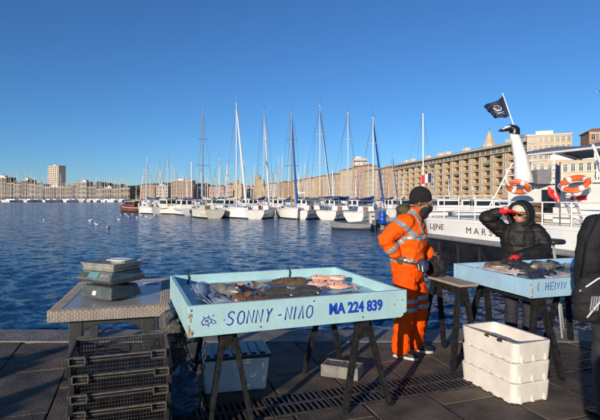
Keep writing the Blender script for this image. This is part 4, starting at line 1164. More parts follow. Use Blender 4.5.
# ------------------------------------------------------------------ fish
def fmat(name, c, c2, sc=12, rough=.25, st=None): return mat(name, c, rough, c2=c2, scale=sc, bump=.15, bscale=120, spec=.6, stretch=st, coat=.3)
fm = {'blue': fmat('fish_steel_blue', (0.30, 0.36, 0.46), (0.06, 0.09, 0.15), 7, st=(1, 3, 3)), 'brown': fmat('fish_brown', (0.20, 0.13, 0.08), (0.06, 0.04, 0.03)),
      'pink': fmat('fish_pink', (0.58, 0.30, 0.24), (0.28, 0.11, 0.07), 26), 'olive': fmat('fish_olive', (0.13, 0.10, 0.06), (0.045, 0.04, 0.025)),
      'red': fmat('fish_red', (0.85, 0.70, 0.60), (0.60, 0.12, 0.05), 1.9, st=(1.5, 28, 28)), 'rust': fmat('fish_rust', (0.26, 0.12, 0.06), (0.05, 0.03, 0.02), 28),
      'grey': fmat('fish_grey', (0.22, 0.21, 0.18), (0.08, 0.075, 0.06)), 'dark': fmat('fish_dark', (0.05, 0.045, 0.045), (0.02, 0.018, 0.02)), 'pale': fmat('fish_pale', (0.55, 0.50, 0.46), (0.30, 0.22, 0.2))}
m_eye = mat('fish_eye', (0.6, 0.55, 0.35), .1); m_pupil = mat('fish_pupil', (.01, .01, .01), .1)
def fish(label, tray_o, loc, ang, L, H, Wd, key, kind='normal', group=None, finkey=None, curve=0.0, lift=0.0, roll=48):
    """lies on its side; local +x head, y = back of the fish, z = thickness"""
    t = thing('fish', label, 'fish', loc, ang, group)
    rl = R(roll) * (1 if math.cos(ang - TA) >= -.2 else -1)
    t.rotation_euler[0] = rl; t.location.z += H / 2 * abs(math.sin(rl)) * .8
    m_ = fm[key]; mf = fm[finkey or key]
    prof = {'normal': [(0, .16), (.1, .2), (.25, .55), (.45, .9), (.62, 1), (.78, .92), (.9, .66), (.97, .36), (1, .12)],
            'scorpion': [(0, .14), (.12, .2), (.3, .42), (.5, .72), (.66, .95), (.8, 1), (.9, .9), (.97, .6), (1, .3)],
            'flat': [(0, .14), (.06, .2), (.15, .55), (.35, .92), (.55, 1), (.75, .9), (.9, .6), (.97, .32), (1, .12)],
            'slim': [(0, .3), (.1, .36), (.3, .7), (.55, .95), (.75, 1), (.88, .85), (.96, .5), (1, .15)]}[kind]
    b = MB(); rings = []; n = 12
    cy = lambda q: curve * math.sin((q - .1) * 3.0) * L
    for q, w in prof:
        x = (q - .5) * L
        tw = Wd / 2 * min(1, w * 1.1) * (.35 if q < .12 else 1)
        rings.append([Vector((x, cy(q) + H / 2 * w * math.cos(2 * math.pi * j / n), Wd / 2 + tw * math.sin(2 * math.pi * j / n) * (1 if math.sin(2 * math.pi * j / n) > 0 else .95))) for j in range(n)])
    b.loft(rings, True); bd = b.build('body', m_, t, smooth=True)
    if kind == 'normal':      # belly lighter: separate underside shell left out
        pass
    b = MB(); x = -.5 * L; y = cy(0)
    b.sheet([(x + .01 * L, y + .06 * H, Wd * .5), (x - .10 * L, y + .42 * H, Wd * .35), (x - .15 * L, y + .46 * H, Wd * .3), (x - .11 * L, y + .0 * H, Wd * .4), (x - .15 * L, y - .44 * H, Wd * .3), (x - .09 * L, y - .38 * H, Wd * .35), (x + .01 * L, y - .06 * H, Wd * .5)], .004, (0, 0, 1)); b.build('tail_fin', mf, t)
    if kind == 'flat':
        b = MB(); up, lo = [], []
        for q, w in prof[1:-1]:
            up.append(Vector(((q - .5) * L, cy(q) + H * .5 * w * 1.22, Wd * .42))); lo.append(Vector(((q - .5) * L, cy(q) - H * .5 * w * 1.22, Wd * .42)))
        b.sheet(up + lo[::-1], .005, (0, 0, 1)); b.build('fin_fringe', mf, t)
    else:
        pts = [Vector(((q - .5) * L, cy(q) + H * .5 * 1.0 * w - .004, Wd * .5)) for q, w in ((.3, prof[3][1] * .75), (.45, .85), (.6, .97), (.72, .97), (.82, .85))]
        spk = 8 if kind == 'scorpion' else 4
        topl = []
        for i in range(spk * 2 + 1):
            q = i / (spk * 2); k = q * (len(pts) - 1); a = int(min(k, len(pts) - 2)); base_ = pts[a].lerp(pts[a + 1], k - a)
            topl.append(base_ + Vector((-.012, H * (.22 if i % 2 else .10) * math.sin(math.pi * min(.97, max(.12, q))) ** .6, 0)))
        b = MB(); b.sheet(pts + topl[::-1], .004, (0, 0, 1)); b.build('dorsal_fin', mf, t)
        b = MB(); b.sheet([(-.12 * L, -.40 * H, Wd * .45), (-.2 * L, -.62 * H, Wd * .4), (-.27 * L, -.5 * H, Wd * .42), (-.26 * L, -.3 * H, Wd * .45)], .004, (0, 0, 1)); b.build('anal_fin', mf, t)
        b = MB(); s = 1.6 if kind == 'scorpion' else 1
        b.sheet([(.2 * L, -.08 * H, Wd * .96), (.12 * L, .1 * H * s, Wd * 1.05), (.02 * L, .02 * H * s, Wd * 1.12), (.04 * L, -.18 * H * s, Wd * 1.08), (.15 * L, -.22 * H * s, Wd * 1.0)], .004, (0, 0, 1)); b.build('pectoral_fin', mf, t)
        b = MB(); g = [Vector((.28 * L - .05 * L * math.cos(a) * 1, H * .4 * math.sin(a), Wd * .5 + Wd * .49 * math.cos(a * .95))) for a in (-1.2, -.8, -.4, 0, .4, .8, 1.2)]
        b.tube(g, .003, 5); b.build('gill_line', m_pupil, bd)
    e = Vector((.41 * L, cy(.91) + H * .12, Wd * .5 + Wd * .5 * .62)); er = min(H, .09) * .085 + .003
    b = MB(); b.ell(e, (er, er, er * .7), n=10, m=6); ey = b.build('eye', m_eye, t, smooth=True)
    b = MB(); b.ell(e + Vector((0, 0, er * .4)), (er * .55, er * .55, er * .45), n=8, m=5); b.build('pupil', m_pupil, ey, smooth=True)
    b = MB(); b.tube([(.5 * L, -.02 * H, Wd * .55), (.44 * L, -.12 * H, Wd * .8)], .0035, 5); b.build('mouth', m_pupil, t)
    return t
tu, tv = Vector((math.cos(TA), math.sin(TA), 0)), Vector((-math.sin(TA), math.cos(TA), 0))
FZ = Z1 - .085 + .002
def on1(px, py, h=.04):      # a place on the aqua tray's floor as seen in the photograph
    d = F * (EYE - FZ - h) / (py - 198); p = P(px, py, d); r = Vector((p.x, p.y, 0)) - T1o
    s_, t_ = max(.16, r.dot(tu)), max(.125, r.dot(tv)); p = T1o + tu * s_ + tv * t_; return Vector((p.x, p.y, FZ))
def A(deg): return TA + R(deg)
fish('big steel blue fish in the left corner of the aqua tray', 0, on1(196, 297), A(80), .40, .15, .11, 'blue', curve=.03, roll=28)
fish('second steel blue fish, its head towards the painted name', 0, on1(207, 296), A(100), .42, .14, .10, 'blue', curve=-.03, roll=30)
fish('small steel blue fish below the grey fish', 0, on1(219, 300), A(125), .32, .10, .07, 'blue', roll=30)
fish('large grey brown fish lying between the blue fish and the pink fish', 0, on1(221, 292, .07) + Vector((0, 0, .04)), A(-55), .46, .11, .085, 'grey', roll=30)
fish('knobbly pink fish with spread fins in the aqua tray', 0, on1(243, 291.5, .05), A(172), .27, .13, .10, 'pink', 'scorpion', roll=40)
fish('mottled rusty brown spiny fish in front of the pink fish', 0, on1(251, 299.5, .05), A(178), .30, .11, .085, 'rust', 'scorpion', roll=38)
fish('dark olive flatfish in front, nearest to the painted name', 0, on1(279, 299, .045), A(6), .24, .12, .05, 'olive', 'flat', roll=34)
fish('dark olive flatfish behind the other olive flatfish', 0, on1(277, 291, .045), A(8), .24, .11, .05, 'olive', 'flat', roll=34)
fish('dark olive flatfish above the number in the aqua tray', 0, on1(306, 296.5, .045), A(2), .24, .12, .05, 'olive', 'flat', roll=34)
fish('dark olive flatfish touching the red striped fish', 0, on1(306, 290, .045), A(10), .28, .11, .05, 'olive', 'flat', roll=34)
fish('long brown fish along the back of the aqua tray', 0, on1(283, 283, .045), A(-6), .44, .10, .075, 'brown', 'scorpion', roll=38)
for k, (px, py, a, dz) in enumerate(((313, 281, -14, 0), (319, 283.5, -20, .0), (326, 279.5, -12, .0), (322, 280.5, -24, .03), (332, 283, -18, 0), (340, 285.5, -22, 0), (334, 280.5, -28, .03))):
    fish(('red and white striped fish at the left end of its heap', 'red and white striped fish in the front of its heap', 'red and white striped fish in the middle of its heap', 'red and white striped fish lying on top of the heap', 'red and white striped fish in the right half of its heap', 'red and white striped fish nearest the right wall of the tray', 'red and white striped fish at the top right of the heap')[k], 0, on1(px, py, .035) + Vector((0, 0, dz)), A(a + 180 if k % 2 else a), .22, .062, .045, 'red', 'slim', 'red striped fish heaped in the tray', roll=35)
for k, (px, py, a) in enumerate(((340, 296, 2), (352, 294.5, -3), (347, 298, -6))):
    fish(('slender rusty fish left of two others above the number', 'slender rusty fish nearest the right end of the tray', 'slender rusty fish closest to the front board')[k], 0, on1(px, py, .02), A(a + 180 * (k % 2)), .27, .05, .04, 'rust', 'slim', 'slender rusty fish', roll=25)
# fish on the second tray
F2 = .957 - .055 + .002
def on2(s, t_, dz=0): p = T2o + u2 * s + v2 * t_; return Vector((p.x, p.y, F2 + dz))
lab = ['dark fish with raised fin in the pale blue tray', 'pale slender fish along the left side of the pale blue tray', 'second pale slender fish in the pale blue tray', 'dark fish in the middle of the pale blue tray', 'small dark fish at the front corner of the pale blue tray', 'dark fish behind the front corner of the pale blue tray', 'grey fish near the man at the right edge', 'pale fish near the front board of the pale blue tray', 'dark fish near the back board of the pale blue tray', 'brown fish beside the dark fish in the pale blue tray', 'dark fish at the right of the pale blue tray', 'grey fish lying across the dark ones']
for k, (s, t_, a, L, H, Wd, key, kd) in enumerate(((.62, .62, 20, .42, .12, .08, 'dark', 'normal'), (.16, .66, 105, .42, .06, .045, 'pale', 'slim'), (.26, .60, 100, .42, .06, .045, 'pale', 'slim'), (.45, .5, 150, .4, .11, .07, 'dark', 'normal'), (.2, .25, 60, .3, .09, .06, 'dark', 'normal'), (.38, .3, 30, .36, .1, .07, 'dark', 'normal'), (.75, .3, 12, .36, .1, .07, 'grey', 'normal'), (.5, .15, 5, .34, .07, .05, 'pale', 'slim'), (.55, .85, 160, .4, .12, .08, 'dark', 'normal'), (.36, .78, 130, .36, .1, .07, 'brown', 'scorpion'), (.85, .6, 70, .4, .12, .08, 'dark', 'normal'), (.6, .45, 170, .36, .1, .07, 'grey', 'normal'))):
    fish(lab[k], 0, on2(s, t_, .04 if k == 11 else 0), R(17.5) + R(a), L, H, Wd, key, kd)
# upright fin of the big dark fish
b = MB(); c = on2(.40, .80, .06); b.sheet([Vector((-.05, 0, -.05)), Vector((.07, 0, -.05)), Vector((.045, .0, .055)), Vector((.02, 0, .075)), Vector((-.01, 0, .07))], .012, (0, 1, 0))
b.ell((.02, 0, -.05), (.16, .06, .045)); o = tag(b.build('fish_tail', fm['dark'], None, bevel=.003), 'dark fish tail sticking up from the pale blue tray', 'fish tail'); o.location = c; o.rotation_euler[2] = .3

# ------------------------------------------------------------------ left table: woven plastic
lt_a = math.atan2(.26, .97)
LT = Vector((-2.14, 4.05, 0)); TW, TD, TZ = 1.01, 1.52, .72
tb = thing('rattan_table', 'beige woven plastic garden table holding the scales', 'table', (LT.x, LT.y, 0), lt_a)
b = MB()
b.hexa([Vector((x, y, z)) for z in (TZ - .03, TZ - .006) for x, y in ((.1, .1), (TW - .1, .1), (TW - .1, TD - .1), (.1, TD - .1))]); b.build('top_panel', m_tabletop, tb)
# woven rim: rows of real strands
def weave(name, x0, x1, y0, y1, ztop, parent):
    pass
strand = MB(); strand.box((0, 0, 0), (.034, .014, .006)); sm = strand.mesh('strand'); sm.materials.append(m_rattan)
b = MB()
b.hexa([Vector((x, y, z)) for z in (TZ - .10, TZ - .004) for x, y in ((.004, .004), (TW - .004, .004), (TW - .004, .1), (.004, .1))])
b.hexa([Vector((x, y, z)) for z in (TZ - .10, TZ - .004) for x, y in ((.004, TD - .1), (TW - .004, TD - .1), (TW - .004, TD - .004), (.004, TD - .004))])
b.hexa([Vector((x, y, z)) for z in (TZ - .099, TZ - .0045) for x, y in ((.0045, .1005), (.0995, .1005), (.0995, TD - .1005), (.0045, TD - .1005))])
b.hexa([Vector((x, y, z)) for z in (TZ - .099, TZ - .0045) for x, y in ((TW - .0995, .1005), (TW - .0045, .1005), (TW - .0045, TD - .1005), (TW - .0995, TD - .1005))])
rim = b.build('rim', m_rattan, tb, bevel=.008)
b = MB()
wp = .023; nx = int((TW - .01) / wp); nr = 5
for i in range(nx):
    xc = .012 + i * wp
    for r_ in range(nr):
        zc = TZ - .014 - r_ * .018
        if (i + r_) % 2: b.box((xc, .003, zc), (wp * .98, .006, .0155))
        else: b.box((xc, .0035, zc), (wp * .5, .005, .017))
        for yy in (.014, TD - .088):
            if (i + r_) % 2: b.box((xc, yy + r_ * .019, TZ - .0025), (wp * .98, .0165, .005))
ny = int((TD - .01) / wp)
for i in range(ny):
    yc = .012 + i * wp
    for r_ in range(nr):
        for xx in (.014, TW - .088):
            if (i + r_) % 2 and .1 < yc < TD - .1: b.box((xx + r_ * .019, yc, TZ - .003), (.0165, wp * .98, .005))
        if (i + r_) % 2: b.box((.003, yc, TZ - .014 - r_ * .018), (.006, wp * .98, .0155)); b.box((TW - .003, yc, TZ - .014 - r_ * .018), (.006, wp * .98, .0155))
o = b.build('weave', m_rattan, tb); o['kind'] = 'stuff'
# arched leg panels: two end frames
def arch_leg(y):
    b = MB()
    for x0, s in ((.16, 1), (TW - .16, -1)):
        b.hexa([Vector((x0 + s * dx, y + dy, z)) for z, w in ((0.0, .06), (TZ - .12, .10)) for dx, dy in (((-.02, 0), (w, 0), (w, .05), (-.02, .05)) if s > 0 else ((w, 0), (-.02, 0), (-.02, .05), (w, .05)))])
    pts = [(.24, TZ - .32), (.27, TZ - .22), (.36, TZ - .175), (.5, TZ - .17), (TW - .36, TZ - .175), (TW - .27, TZ - .22), (TW - .24, TZ - .32)]
    poly = [(.14, TZ - .101), (TW - .14, TZ - .101)] + [(TW - .14, TZ - .32)] + [p for p in pts[::-1]] + [(.14, TZ - .32)]
    b.loft([[Vector((x, y + .006, z)) for x, z in poly], [Vector((x, y + .044, z)) for x, z in poly]], True)
    b.build('leg_frame', m_tableleg, tb, bevel=.006)
arch_leg(.16); arch_leg(TD - .24)
b = MB(); b.bar((.5, .18, TZ - .14), (.5, TD - .2, TZ - .14), .05, .06); b.build('stretcher', m_tableleg, tb)

# ------------------------------------------------------------------ scales
sa = math.atan2(-.22, .40)
def slabbox(b, x0, x1, y0, y1, z0, z1, i=0.0):
    b.loft([[Vector((x, y, z0)) for x, y in ((x0, y0), (x1, y0), (x1, y1), (x0, y1))], [Vector((x, y, z1)) for x, y in ((x0 + i, y0 + i), (x1 - i, y0 + i), (x1 - i, y1 - i), (x0 + i, y1 - i))]], True)
sc0 = Vector((-1.83, 4.68, TZ + .003))
s1 = thing('scale', 'lower dark green market scale standing on the beige table', 'scale', sc0, sa, 'stacked market scales')
b = MB(); slabbox(b, -.24, .22, -.2, .18, .012, .125, .035); bd = b.build('body', m_scale, s1, bevel=.014, seg=3)
b = MB(); b.box((-.02, -.187, .06), (.05, .01, .04), Matrix.Rotation(R(-17), 3, 'X')); b.build('label', m_label, s1)
for x in (-.18, .16):
    for y in (-.15, .13): b = MB(); b.lathe([(.02, 0), (.022, .012)], (x, y, 0), 10); b.build('foot', m_crate, s1)
b = MB(); slabbox(b, -.13, .12, -.12, .1, .126, .15, .02); b.build('platform', m_crate, s1, bevel=.006)
s2 = thing('scale', 'upper grey green scale with display and weighing pan on top of another scale', 'scale', sc0 + Vector((0, 0, .151)), sa + .05, 'stacked market scales')
b = MB(); b.loft([[Vector((x, y, 0.0)) for x, y in ((-.2, -.17), (.2, -.17), (.22, .17), (-.2, .17))], [Vector((x, y, .045)) for x, y in ((-.235, -.235), (.215, -.235), (.24, .2), (-.22, .2))], [Vector((x, y, .115)) for x, y in ((-.20, -.17), (.185, -.17), (.19, .17), (-.19, .17))]], True); bd = b.build('body', m_scale2, s2, bevel=.012, seg=3)
rx = Matrix.Rotation(R(-42), 3, 'X')
b = MB(); b.box((-.02, -.205, .082), (.13, .008, .06), rx); dsp = b.build('display', m_lcd, s2, bevel=.003)
b = MB(); b.box((-.15, -.205, .082), (.10, .006, .05), rx); b.build('label', m_scale, s2)
for k in range(4): b = MB(); b.box((.085 + k * .027, -.205, .082), (.018, .01, .03), rx); b.build('key', m_tabletop, s2, bevel=.002)
b = MB(); slabbox(b, -.2, .2, -.17, .17, .118, .135, -.01); b.build('plate', m_pan, s2, bevel=.004)
b = MB(); 
def pan(x0, x1, y0, y1, z0, z1, fl, th=.006):
    o_ = [(x0, y0), (x1, y0), (x1, y1), (x0, y1)]; cx, cy = (x0 + x1) / 2, (y0 + y1) / 2
    sc_ = lambda k_, z: [Vector((cx + (x - cx) * k_, cy + (y - cy) * k_, z)) for x, y in o_]
    b.loft([sc_(1, z0), sc_(1 + fl, z1), sc_(1 + fl - .05, z1), sc_(.95, z0 + th)], True)
pan(-.2, .19, -.16, .17, .136, .19, .14); pn = b.build('weighing_pan', m_pan, s2, bevel=.004)
b = MB(); b.sheet([(-.06, -.02, .2), (.16, .0, .2), (.14, .14, .205), (-.07, .12, .21)], .006, (0, 0, 1)); b.build('paper_sheet', m_label, s2)
# paper on the table right of the scales
b = MB(); b.box((0, 0, .002), (.16, .1, .003)); o = tag(b.build('price_card', m_label, None), 'white card lying on the beige table right of the scales', 'card'); c = LT + Matrix.Rotation(lt_a, 3, 'Z') @ Vector((.8, 1.2, TZ + .0)); o.location = c; o.rotation_euler[2] = .5

# ------------------------------------------------------------------ black crates, stacked
ca = R(18)
cw, cd, chh = .60, .42, .122
def crate(label, z, dx=0, dy=0, da=0, first=None):
    c = Vector((-1.20 + dx, 3.23 + dy, z))
    if first is not None:
        o = dup(first, c, ca + da, label); return o
    t = thing('fish_crate', label, 'crate', c, ca + da, 'stacked black crates')
    x0, x1, y0, y1 = -cw / 2, cw / 2, -cd / 2, cd / 2
    tp = .028
    def wallm(a, b_, n, nm, ins):
        b = MB(); a, b_ = Vector(a), Vector(b_); L = (b_ - a).length; u = (b_ - a) / L; up = Vector((0, 0, chh - .02)) + Vector(ins) * -1
        for i in range(n + 1):
            q = a + u * (L * i / n); b.bar(q + Vector((0, 0, .012)), q + Vector((0, 0, .012)) + up, .007, .006)
        for k in range(5):
            o_ = up * (k / 4) + Vector((0, 0, .012)); b.bar(a + o_, b_ + o_, .006, .007)
        return b.build(nm, m_crate, t)
    wallm((x0 + tp, y0 + tp, 0), (x1 - tp, y0 + tp, 0), 30, 'lattice_wall', (0, tp * .9, 0))
    wallm((x0 + tp, y1 - tp, 0), (x1 - tp, y1 - tp, 0), 30, 'lattice_wall', (0, -tp * .9, 0))
    wallm((x0 + tp, y0 + tp, 0), (x0 + tp, y1 - tp, 0), 20, 'lattice_wall', (tp * .9, 0, 0))
    wallm((x1 - tp, y0 + tp, 0), (x1 - tp, y1 - tp, 0), 20, 'lattice_wall', (-tp * .9, 0, 0))
    b = MB()
    for i in range(13): b.bar((x0 + tp + (cw - 2 * tp) * i / 12, y0 + tp, .008), (x0 + tp + (cw - 2 * tp) * i / 12, y1 - tp, .008), .012, .008)
    for i in range(9): b.bar((x0 + tp, y0 + tp + (cd - 2 * tp) * i / 8, .006), (x1 - tp, y0 + tp + (cd - 2 * tp) * i / 8, .006), .012, .008)
    b.build('base', m_crate, t)
    b = MB()
    for a, c_ in (((x0, y0), (x1, y0)), ((x1, y0), (x1, y1)), ((x1, y1), (x0, y1)), ((x0, y1), (x0, y0))):
        b.bar((a[0], a[1], chh), (c_[0], c_[1], chh), .022, .009)
        b.bar((a[0], a[1], chh - .022), (c_[0], c_[1], chh - .022), .012, .005)
    b.build('rim', m_crate_sunlit, t, bevel=.003)
    for sx in (-1, 1):
        for sy in (-1, 1):
            b = MB(); x, y = sx * (cw / 2 - .01), sy * (cd / 2 - .01)
            b.box((x, y, chh / 2), (.035, .035, chh - .01)); b.build('corner_post', m_crate, t, bevel=.004)
            b = MB()                                     # open stacking bracket
            xb, yb = sx * (cw / 2 - .06), sy * (cd / 2 + .022)
            for a, c_ in (((-.045, 0, chh + .012), (.045, 0, chh + .012)), ((.045, 0, chh + .012), (.045, 0, chh - .035)), ((.045, 0, chh - .035), (-.045, 0, chh - .035)), ((-.045, 0, chh - .035), (-.045, 0, chh + .012))):
                b.bar(Vector(a) + Vector((xb, yb, 0)), Vector(c_) + Vector((xb, yb, 0)), .006, .022, up=(0, 1, 0))
            b.build('stacking_bracket', m_crate_sunlit, t)
    return t
pitch = .121
labs = ['black plastic crate at the bottom of the stack by the table', 'black lattice crate second from the bottom of the stack', 'black lattice crate third from the bottom of the stack', 'black lattice crate third from the top of the stack', 'black lattice crate directly under the open top crate', 'empty black crate on top of the stack in front of the table']
f0 = crate(labs[0], 0.004)
for k in range(1, 6): crate(labs[k], .004 + k * .113, rnd.uniform(-.012, .012), rnd.uniform(-.01, .01), rnd.uniform(-.02, .02), f0)

# ------------------------------------------------------------------ net bundle, blue bag, chain
b = MB(); r_ = random.Random(9)
for k in range(16):
    q = k / 15; b.ell((r_.uniform(-.06, .06), r_.uniform(-.07, .07), .05 + q * .62), (r_.uniform(.07, .13) * (1.2 - .5 * q), r_.uniform(.07, .12), r_.uniform(.06, .1)))
me = fuse(b, .016, 2, .022, 14)
o = tag(mobj('net_bundle', me, m_net), 'crumpled grey fishing net heaped between table and aqua tray', 'net'); o.location = (-1.08, 3.98, 0)
b = MB()
for k in range(12):
    p0_ = Vector((r_.uniform(-.09, .09), -.12 + r_.uniform(-.03, .02), r_.uniform(.1, .65))); pts = [p0_]
    for j in range(7): pts.append(pts[-1] + Vector((r_.uniform(-.05, .05), r_.uniform(-.02, .01), -r_.uniform(.01, .07))))
    b.tube([p for p in pts if p.z > .01], .006, 5)
q = b.build('net_rope', m_rope, o); q.parent = o; q['kind'] = 'stuff'
b = MB(); b.ell((0, 0, .1), (.14, .12, .11)); b.ell((.05, .02, .2), (.1, .09, .12)); b.ell((-.06, .0, .17), (.1, .1, .1)); b.ell((.02, 0, .33), (.04, .04, .06))
me = fuse(b, .014, 2, .022, 10)
t = thing('blue_plastic_bag', 'crumpled blue plastic bag on the ground beside the crates', 'bag', (-.93, 3.72, 0))
mobj('bag_body', me, m_bag, t)
b = MB(); b.tube([(.02, 0, .36), (.07, -.02, .41), (.11, 0, .37)], [.02, .012, .02], 6); b.build('knot', m_bag, t)
ch = thing('hanging_chain', 'dark chain hanging from the left trestle', 'chain', T1o + tu * .13 + tv * .18 + Vector((0, 0, Z0 - .02)))
lk = MB(); lk.tube([(math.cos(a) * .012, 0, math.sin(a) * .024) for a in [2 * math.pi * i / 10 for i in range(11)]], .0045, 6, caps=False); lkm = lk.mesh('link', True); lkm.materials.append(m_iron)
for k in range(17):
    o = mobj('link', lkm, m_iron, ch); o.location = (.012 * math.sin(k * .5) - .02 * k / 17, .006 * math.sin(k), -.02 - k * .038); o.rotation_euler = (0, .15 * math.sin(k), R(90) * (k % 2) + .3)

# ------------------------------------------------------------------ tote under the tray
tt = thing('storage_tote', 'cloudy white plastic tote with dark ribbed lid under the aqua tray', 'plastic box', P(228, 0, 4.32) * 1, R(14)); tt.location.z = .002
tt.location = (-.60, 4.33, .002)
w_, d_, h_ = .60, .42, .29
b = MB(); b.loft([[Vector((x * w_ * k_, y * d_ * k_, z)) for x, y in ((-.5, -.5), (.5, -.5), (.5, .5), (-.5, .5))] for z, k_ in ((0, .88), (h_, .98))], True); bd = b.build('tub', m_tote, tt, bevel=.02, seg=3)
b = MB(); b.box((0, 0, h_ + .012), (w_ * 1.03, d_ * 1.03, .03)); ld = b.build('lid', m_lid, tt, bevel=.008)
for k in range(7): b = MB(); b.box((-.24 + k * .08, 0, h_ + .031), (.045, d_ * .8, .012)); b.build('lid_rib', m_lid, ld, bevel=.003)
for s in (-1, 1): b = MB(); b.box((s * w_ * .505, 0, h_ - .05), (.03, .14, .03)); b.build('handle', m_lid, tt, bevel=.005)
b = MB(); b.sheet([(-.02, -d_ * .475, .1), (.07, -d_ * .475, .09), (.08, -d_ * .478, .13), (0, -d_ * .478, .135)], .004, (0, 1, 0)); b.build('sticker', m_label, tt)

# concrete block between the trestles
cb = thing('concrete_block', 'grey hollow concrete block on the paving under the aqua tray', 'block', (.40, 4.55, .002), R(-22))
b = MB(); bw, bh, bt = .36, .11, .2
b.box((0, -bt / 2 + .015, bh / 2), (bw, .03, bh)); b.box((0, bt / 2 - .015, bh / 2), (bw, .03, bh))
for x in (-bw / 2 + .015, 0, bw / 2 - .015): b.box((x, 0, bh / 2), (.03, bt - .062, bh - .002))
b.box((0, 0, bh - .018), (bw - .064, bt - .062, .02)); b.build('shell', m_conc, cb, bevel=.004)
b = MB()
for i in range(9):
    for j in range(2): b.lathe([(.009, 0), (.009, .004)], (-.13 + i * .033, -.03 + j * .06, bh - .0085), 8)
o = b.build('hole', m_black, cb); o['kind'] = 'stuff'

# ------------------------------------------------------------------ white fish boxes
def fbox(label, z, dx, da, chip=False, open_=True):
    t = thing('fish_box', label, 'fish box', (1.80 + dx, 4.25, z), R(110) + da, 'stacked white fish boxes')
    w, d, h, th = .66, .40, .163, .030
    b = MB(); N = 6
    def rr(k, ww, dd, r=.05):
        pts = []
        for cx, cy, a0 in ((1, -1, -90), (1, 1, 0), (-1, 1, 90), (-1, -1, 180)):
            for i in range(N + 1):
                a = R(a0 + 90 * i / N); pts.append(Vector((cx * (ww / 2 - r) + r * math.cos(a), cy * (dd / 2 - r) + r * math.sin(a), k)))
        return pts
    top_out = rr(h, w, d); top_in = rr(h, w - 2 * th, d - 2 * th, .035)
    if chip:
        for p, p2 in zip(top_out, top_in):
            pass
    b.loft([rr(0, w - .03, d - .03), rr(.012, w - .014, d - .014), rr(h - .035, w, d), rr(h - .012, w + .004, d + .004), top_out, top_in, rr(h - .05, w - 2 * th - .01, d - 2 * th - .01, .035), rr(.03, w - 2 * th - .03, d - 2 * th - .03, .03)], True)
    tb_ = b.build('tub', m_foam, t, smooth=False, bevel=.004)
    # drainage notches as small proud feet at the bottom edge and side ribs
    for k in range(3):
        b = MB(); b.box((-w / 2 + .002, -d * .32 + k * d * .32, .03), (.014, .028, .055)); b.build('end_rib', m_foam, t, bevel=.004)
    for k in range(5):
        b = MB(); b.box((-w * .38 + k * w * .19, d / 2 - .004, .008), (.07, .012, .014)); b.build('foot_pad', m_foam, t, bevel=.003)
    if chip:
        r2 = random.Random(3)
        for k in range(8):
            b = MB(); c = Vector((-.20 + k * .03 + r2.uniform(-.01, .01), d / 2 - th * .5, h + .001)); b.sheet([c + Vector((math.cos(a) * r2.uniform(.012, .026), math.sin(a) * r2.uniform(.008, .016), 0)) for a in (0, 1, 2, 3, 4, 5)], .006, (0, 0, 1)); b.build('broken_edge', m_rust, t)
            if k in (1, 2, 6, 7): b = MB(); c2 = c + Vector((0, th * .5 + .003, -.012)); b.sheet([c2 + Vector((math.cos(a) * r2.uniform(.012, .024), 0, math.sin(a) * r2.uniform(.006, .018))) for a in (0, 1, 2, 3, 4, 5)], .006, (0, 1, 0)); b.build('broken_edge', m_rust, t)
    return t
fbox('white fish box at the bottom of the stack, standing on the paving', .003, 0, 0)
fbox('white fish box in the middle of the stack of three', .168, .004, -.01)
fbox('open white fish box with chipped brown rim, topmost of the stack', .333, .008, .015, True)

# stool behind the pale blue tray
st = thing('round_stool', 'black round topped stool with pale tubular legs right of the woman', 'stool', P(551, 0, 6.0)); st.location.z = .005
b = MB(); b.lathe([(.02, 1.10), (.15, 1.105), (.165, 1.12), (.165, 1.145), (.15, 1.16), (.02, 1.165)], n=24); b.build('seat', m_crate, st, smooth=False, bevel=.004)
for k in range(3):
    a = k * 2.1 + .5; b = MB(); b.tube([(.05 * math.cos(a), .05 * math.sin(a), 1.10), (.26 * math.cos(a), .26 * math.sin(a), 0)], .013, 8); b.build('leg', m_mast, st, smooth=True)
b = MB(); b.tube([(.17 * math.cos(2 * math.pi * i / 20), .17 * math.sin(2 * math.pi * i / 20), .45) for i in range(21)], .01, 6, caps=False); b.build('foot_ring', m_mast, st, smooth=True)
# ------------------------------------------------------------------ people
def hand_shapes(b, wrist, fwd, palm, side, curl=.5, spread=.12, s=1.0, fat=1.0):
    """palm and five separate fingers; fwd = along the hand, palm = palm normal, side = thumb side"""
    fwd, palm, side = Vector(fwd).normalized(), Vector(palm).normalized(), Vector(side).normalized()
    wrist = Vector(wrist)
    rot = Matrix((fwd, side, palm)).transposed()
    b.ell(wrist + fwd * .045 * s, (.055 * s, .042 * s * fat, .017 * s * fat), rot, 12, 8)
    b.tube([wrist - fwd * .03 * s, wrist + fwd * .03 * s], [.026 * s * fat, .027 * s * fat], 10)
    for k, (off, ln) in enumerate(((.030, .070), (.010, .080), (-.010, .074), (-.030, .058))):
        p = wrist + fwd * .085 * s + side * off * s
        d = (fwd + side * (off * spread * 25)).normalized(); pts = [p - d * .03 * s]; rs = [.0105 * fat * s]
        a = curl * .25
        for j in range(3):
            d = (d * math.cos(a) + palm * math.sin(a)).normalized(); pts.append(pts[-1] + d * ln * s * (.30 if j == 0 else .42 if j == 1 else .34)); rs.append((.0100, .0092, .0078)[j] * fat * s); a = curl * .75
        b.tube(pts, rs, 8); b.ell(pts[-1], (rs[-1],) * 3, None, 8, 5)
    d = (fwd * .55 + side * .8 + palm * .3).normalized(); pts = [wrist + fwd * .02 * s + side * .018 * s]; pts += [pts[0] + d * .04 * s]; d2 = (fwd * .9 + side * .35 + palm * .3 * (1 + curl)).normalized(); pts += [pts[1] + d2 * .03 * s, pts[1] + d2 * .055 * s]
    b.tube(pts, [.015 * fat * s, .0125 * fat * s, .011 * fat * s, .008 * fat * s], 8); b.ell(pts[-1], (.008 * fat * s,) * 3, None, 8, 5)
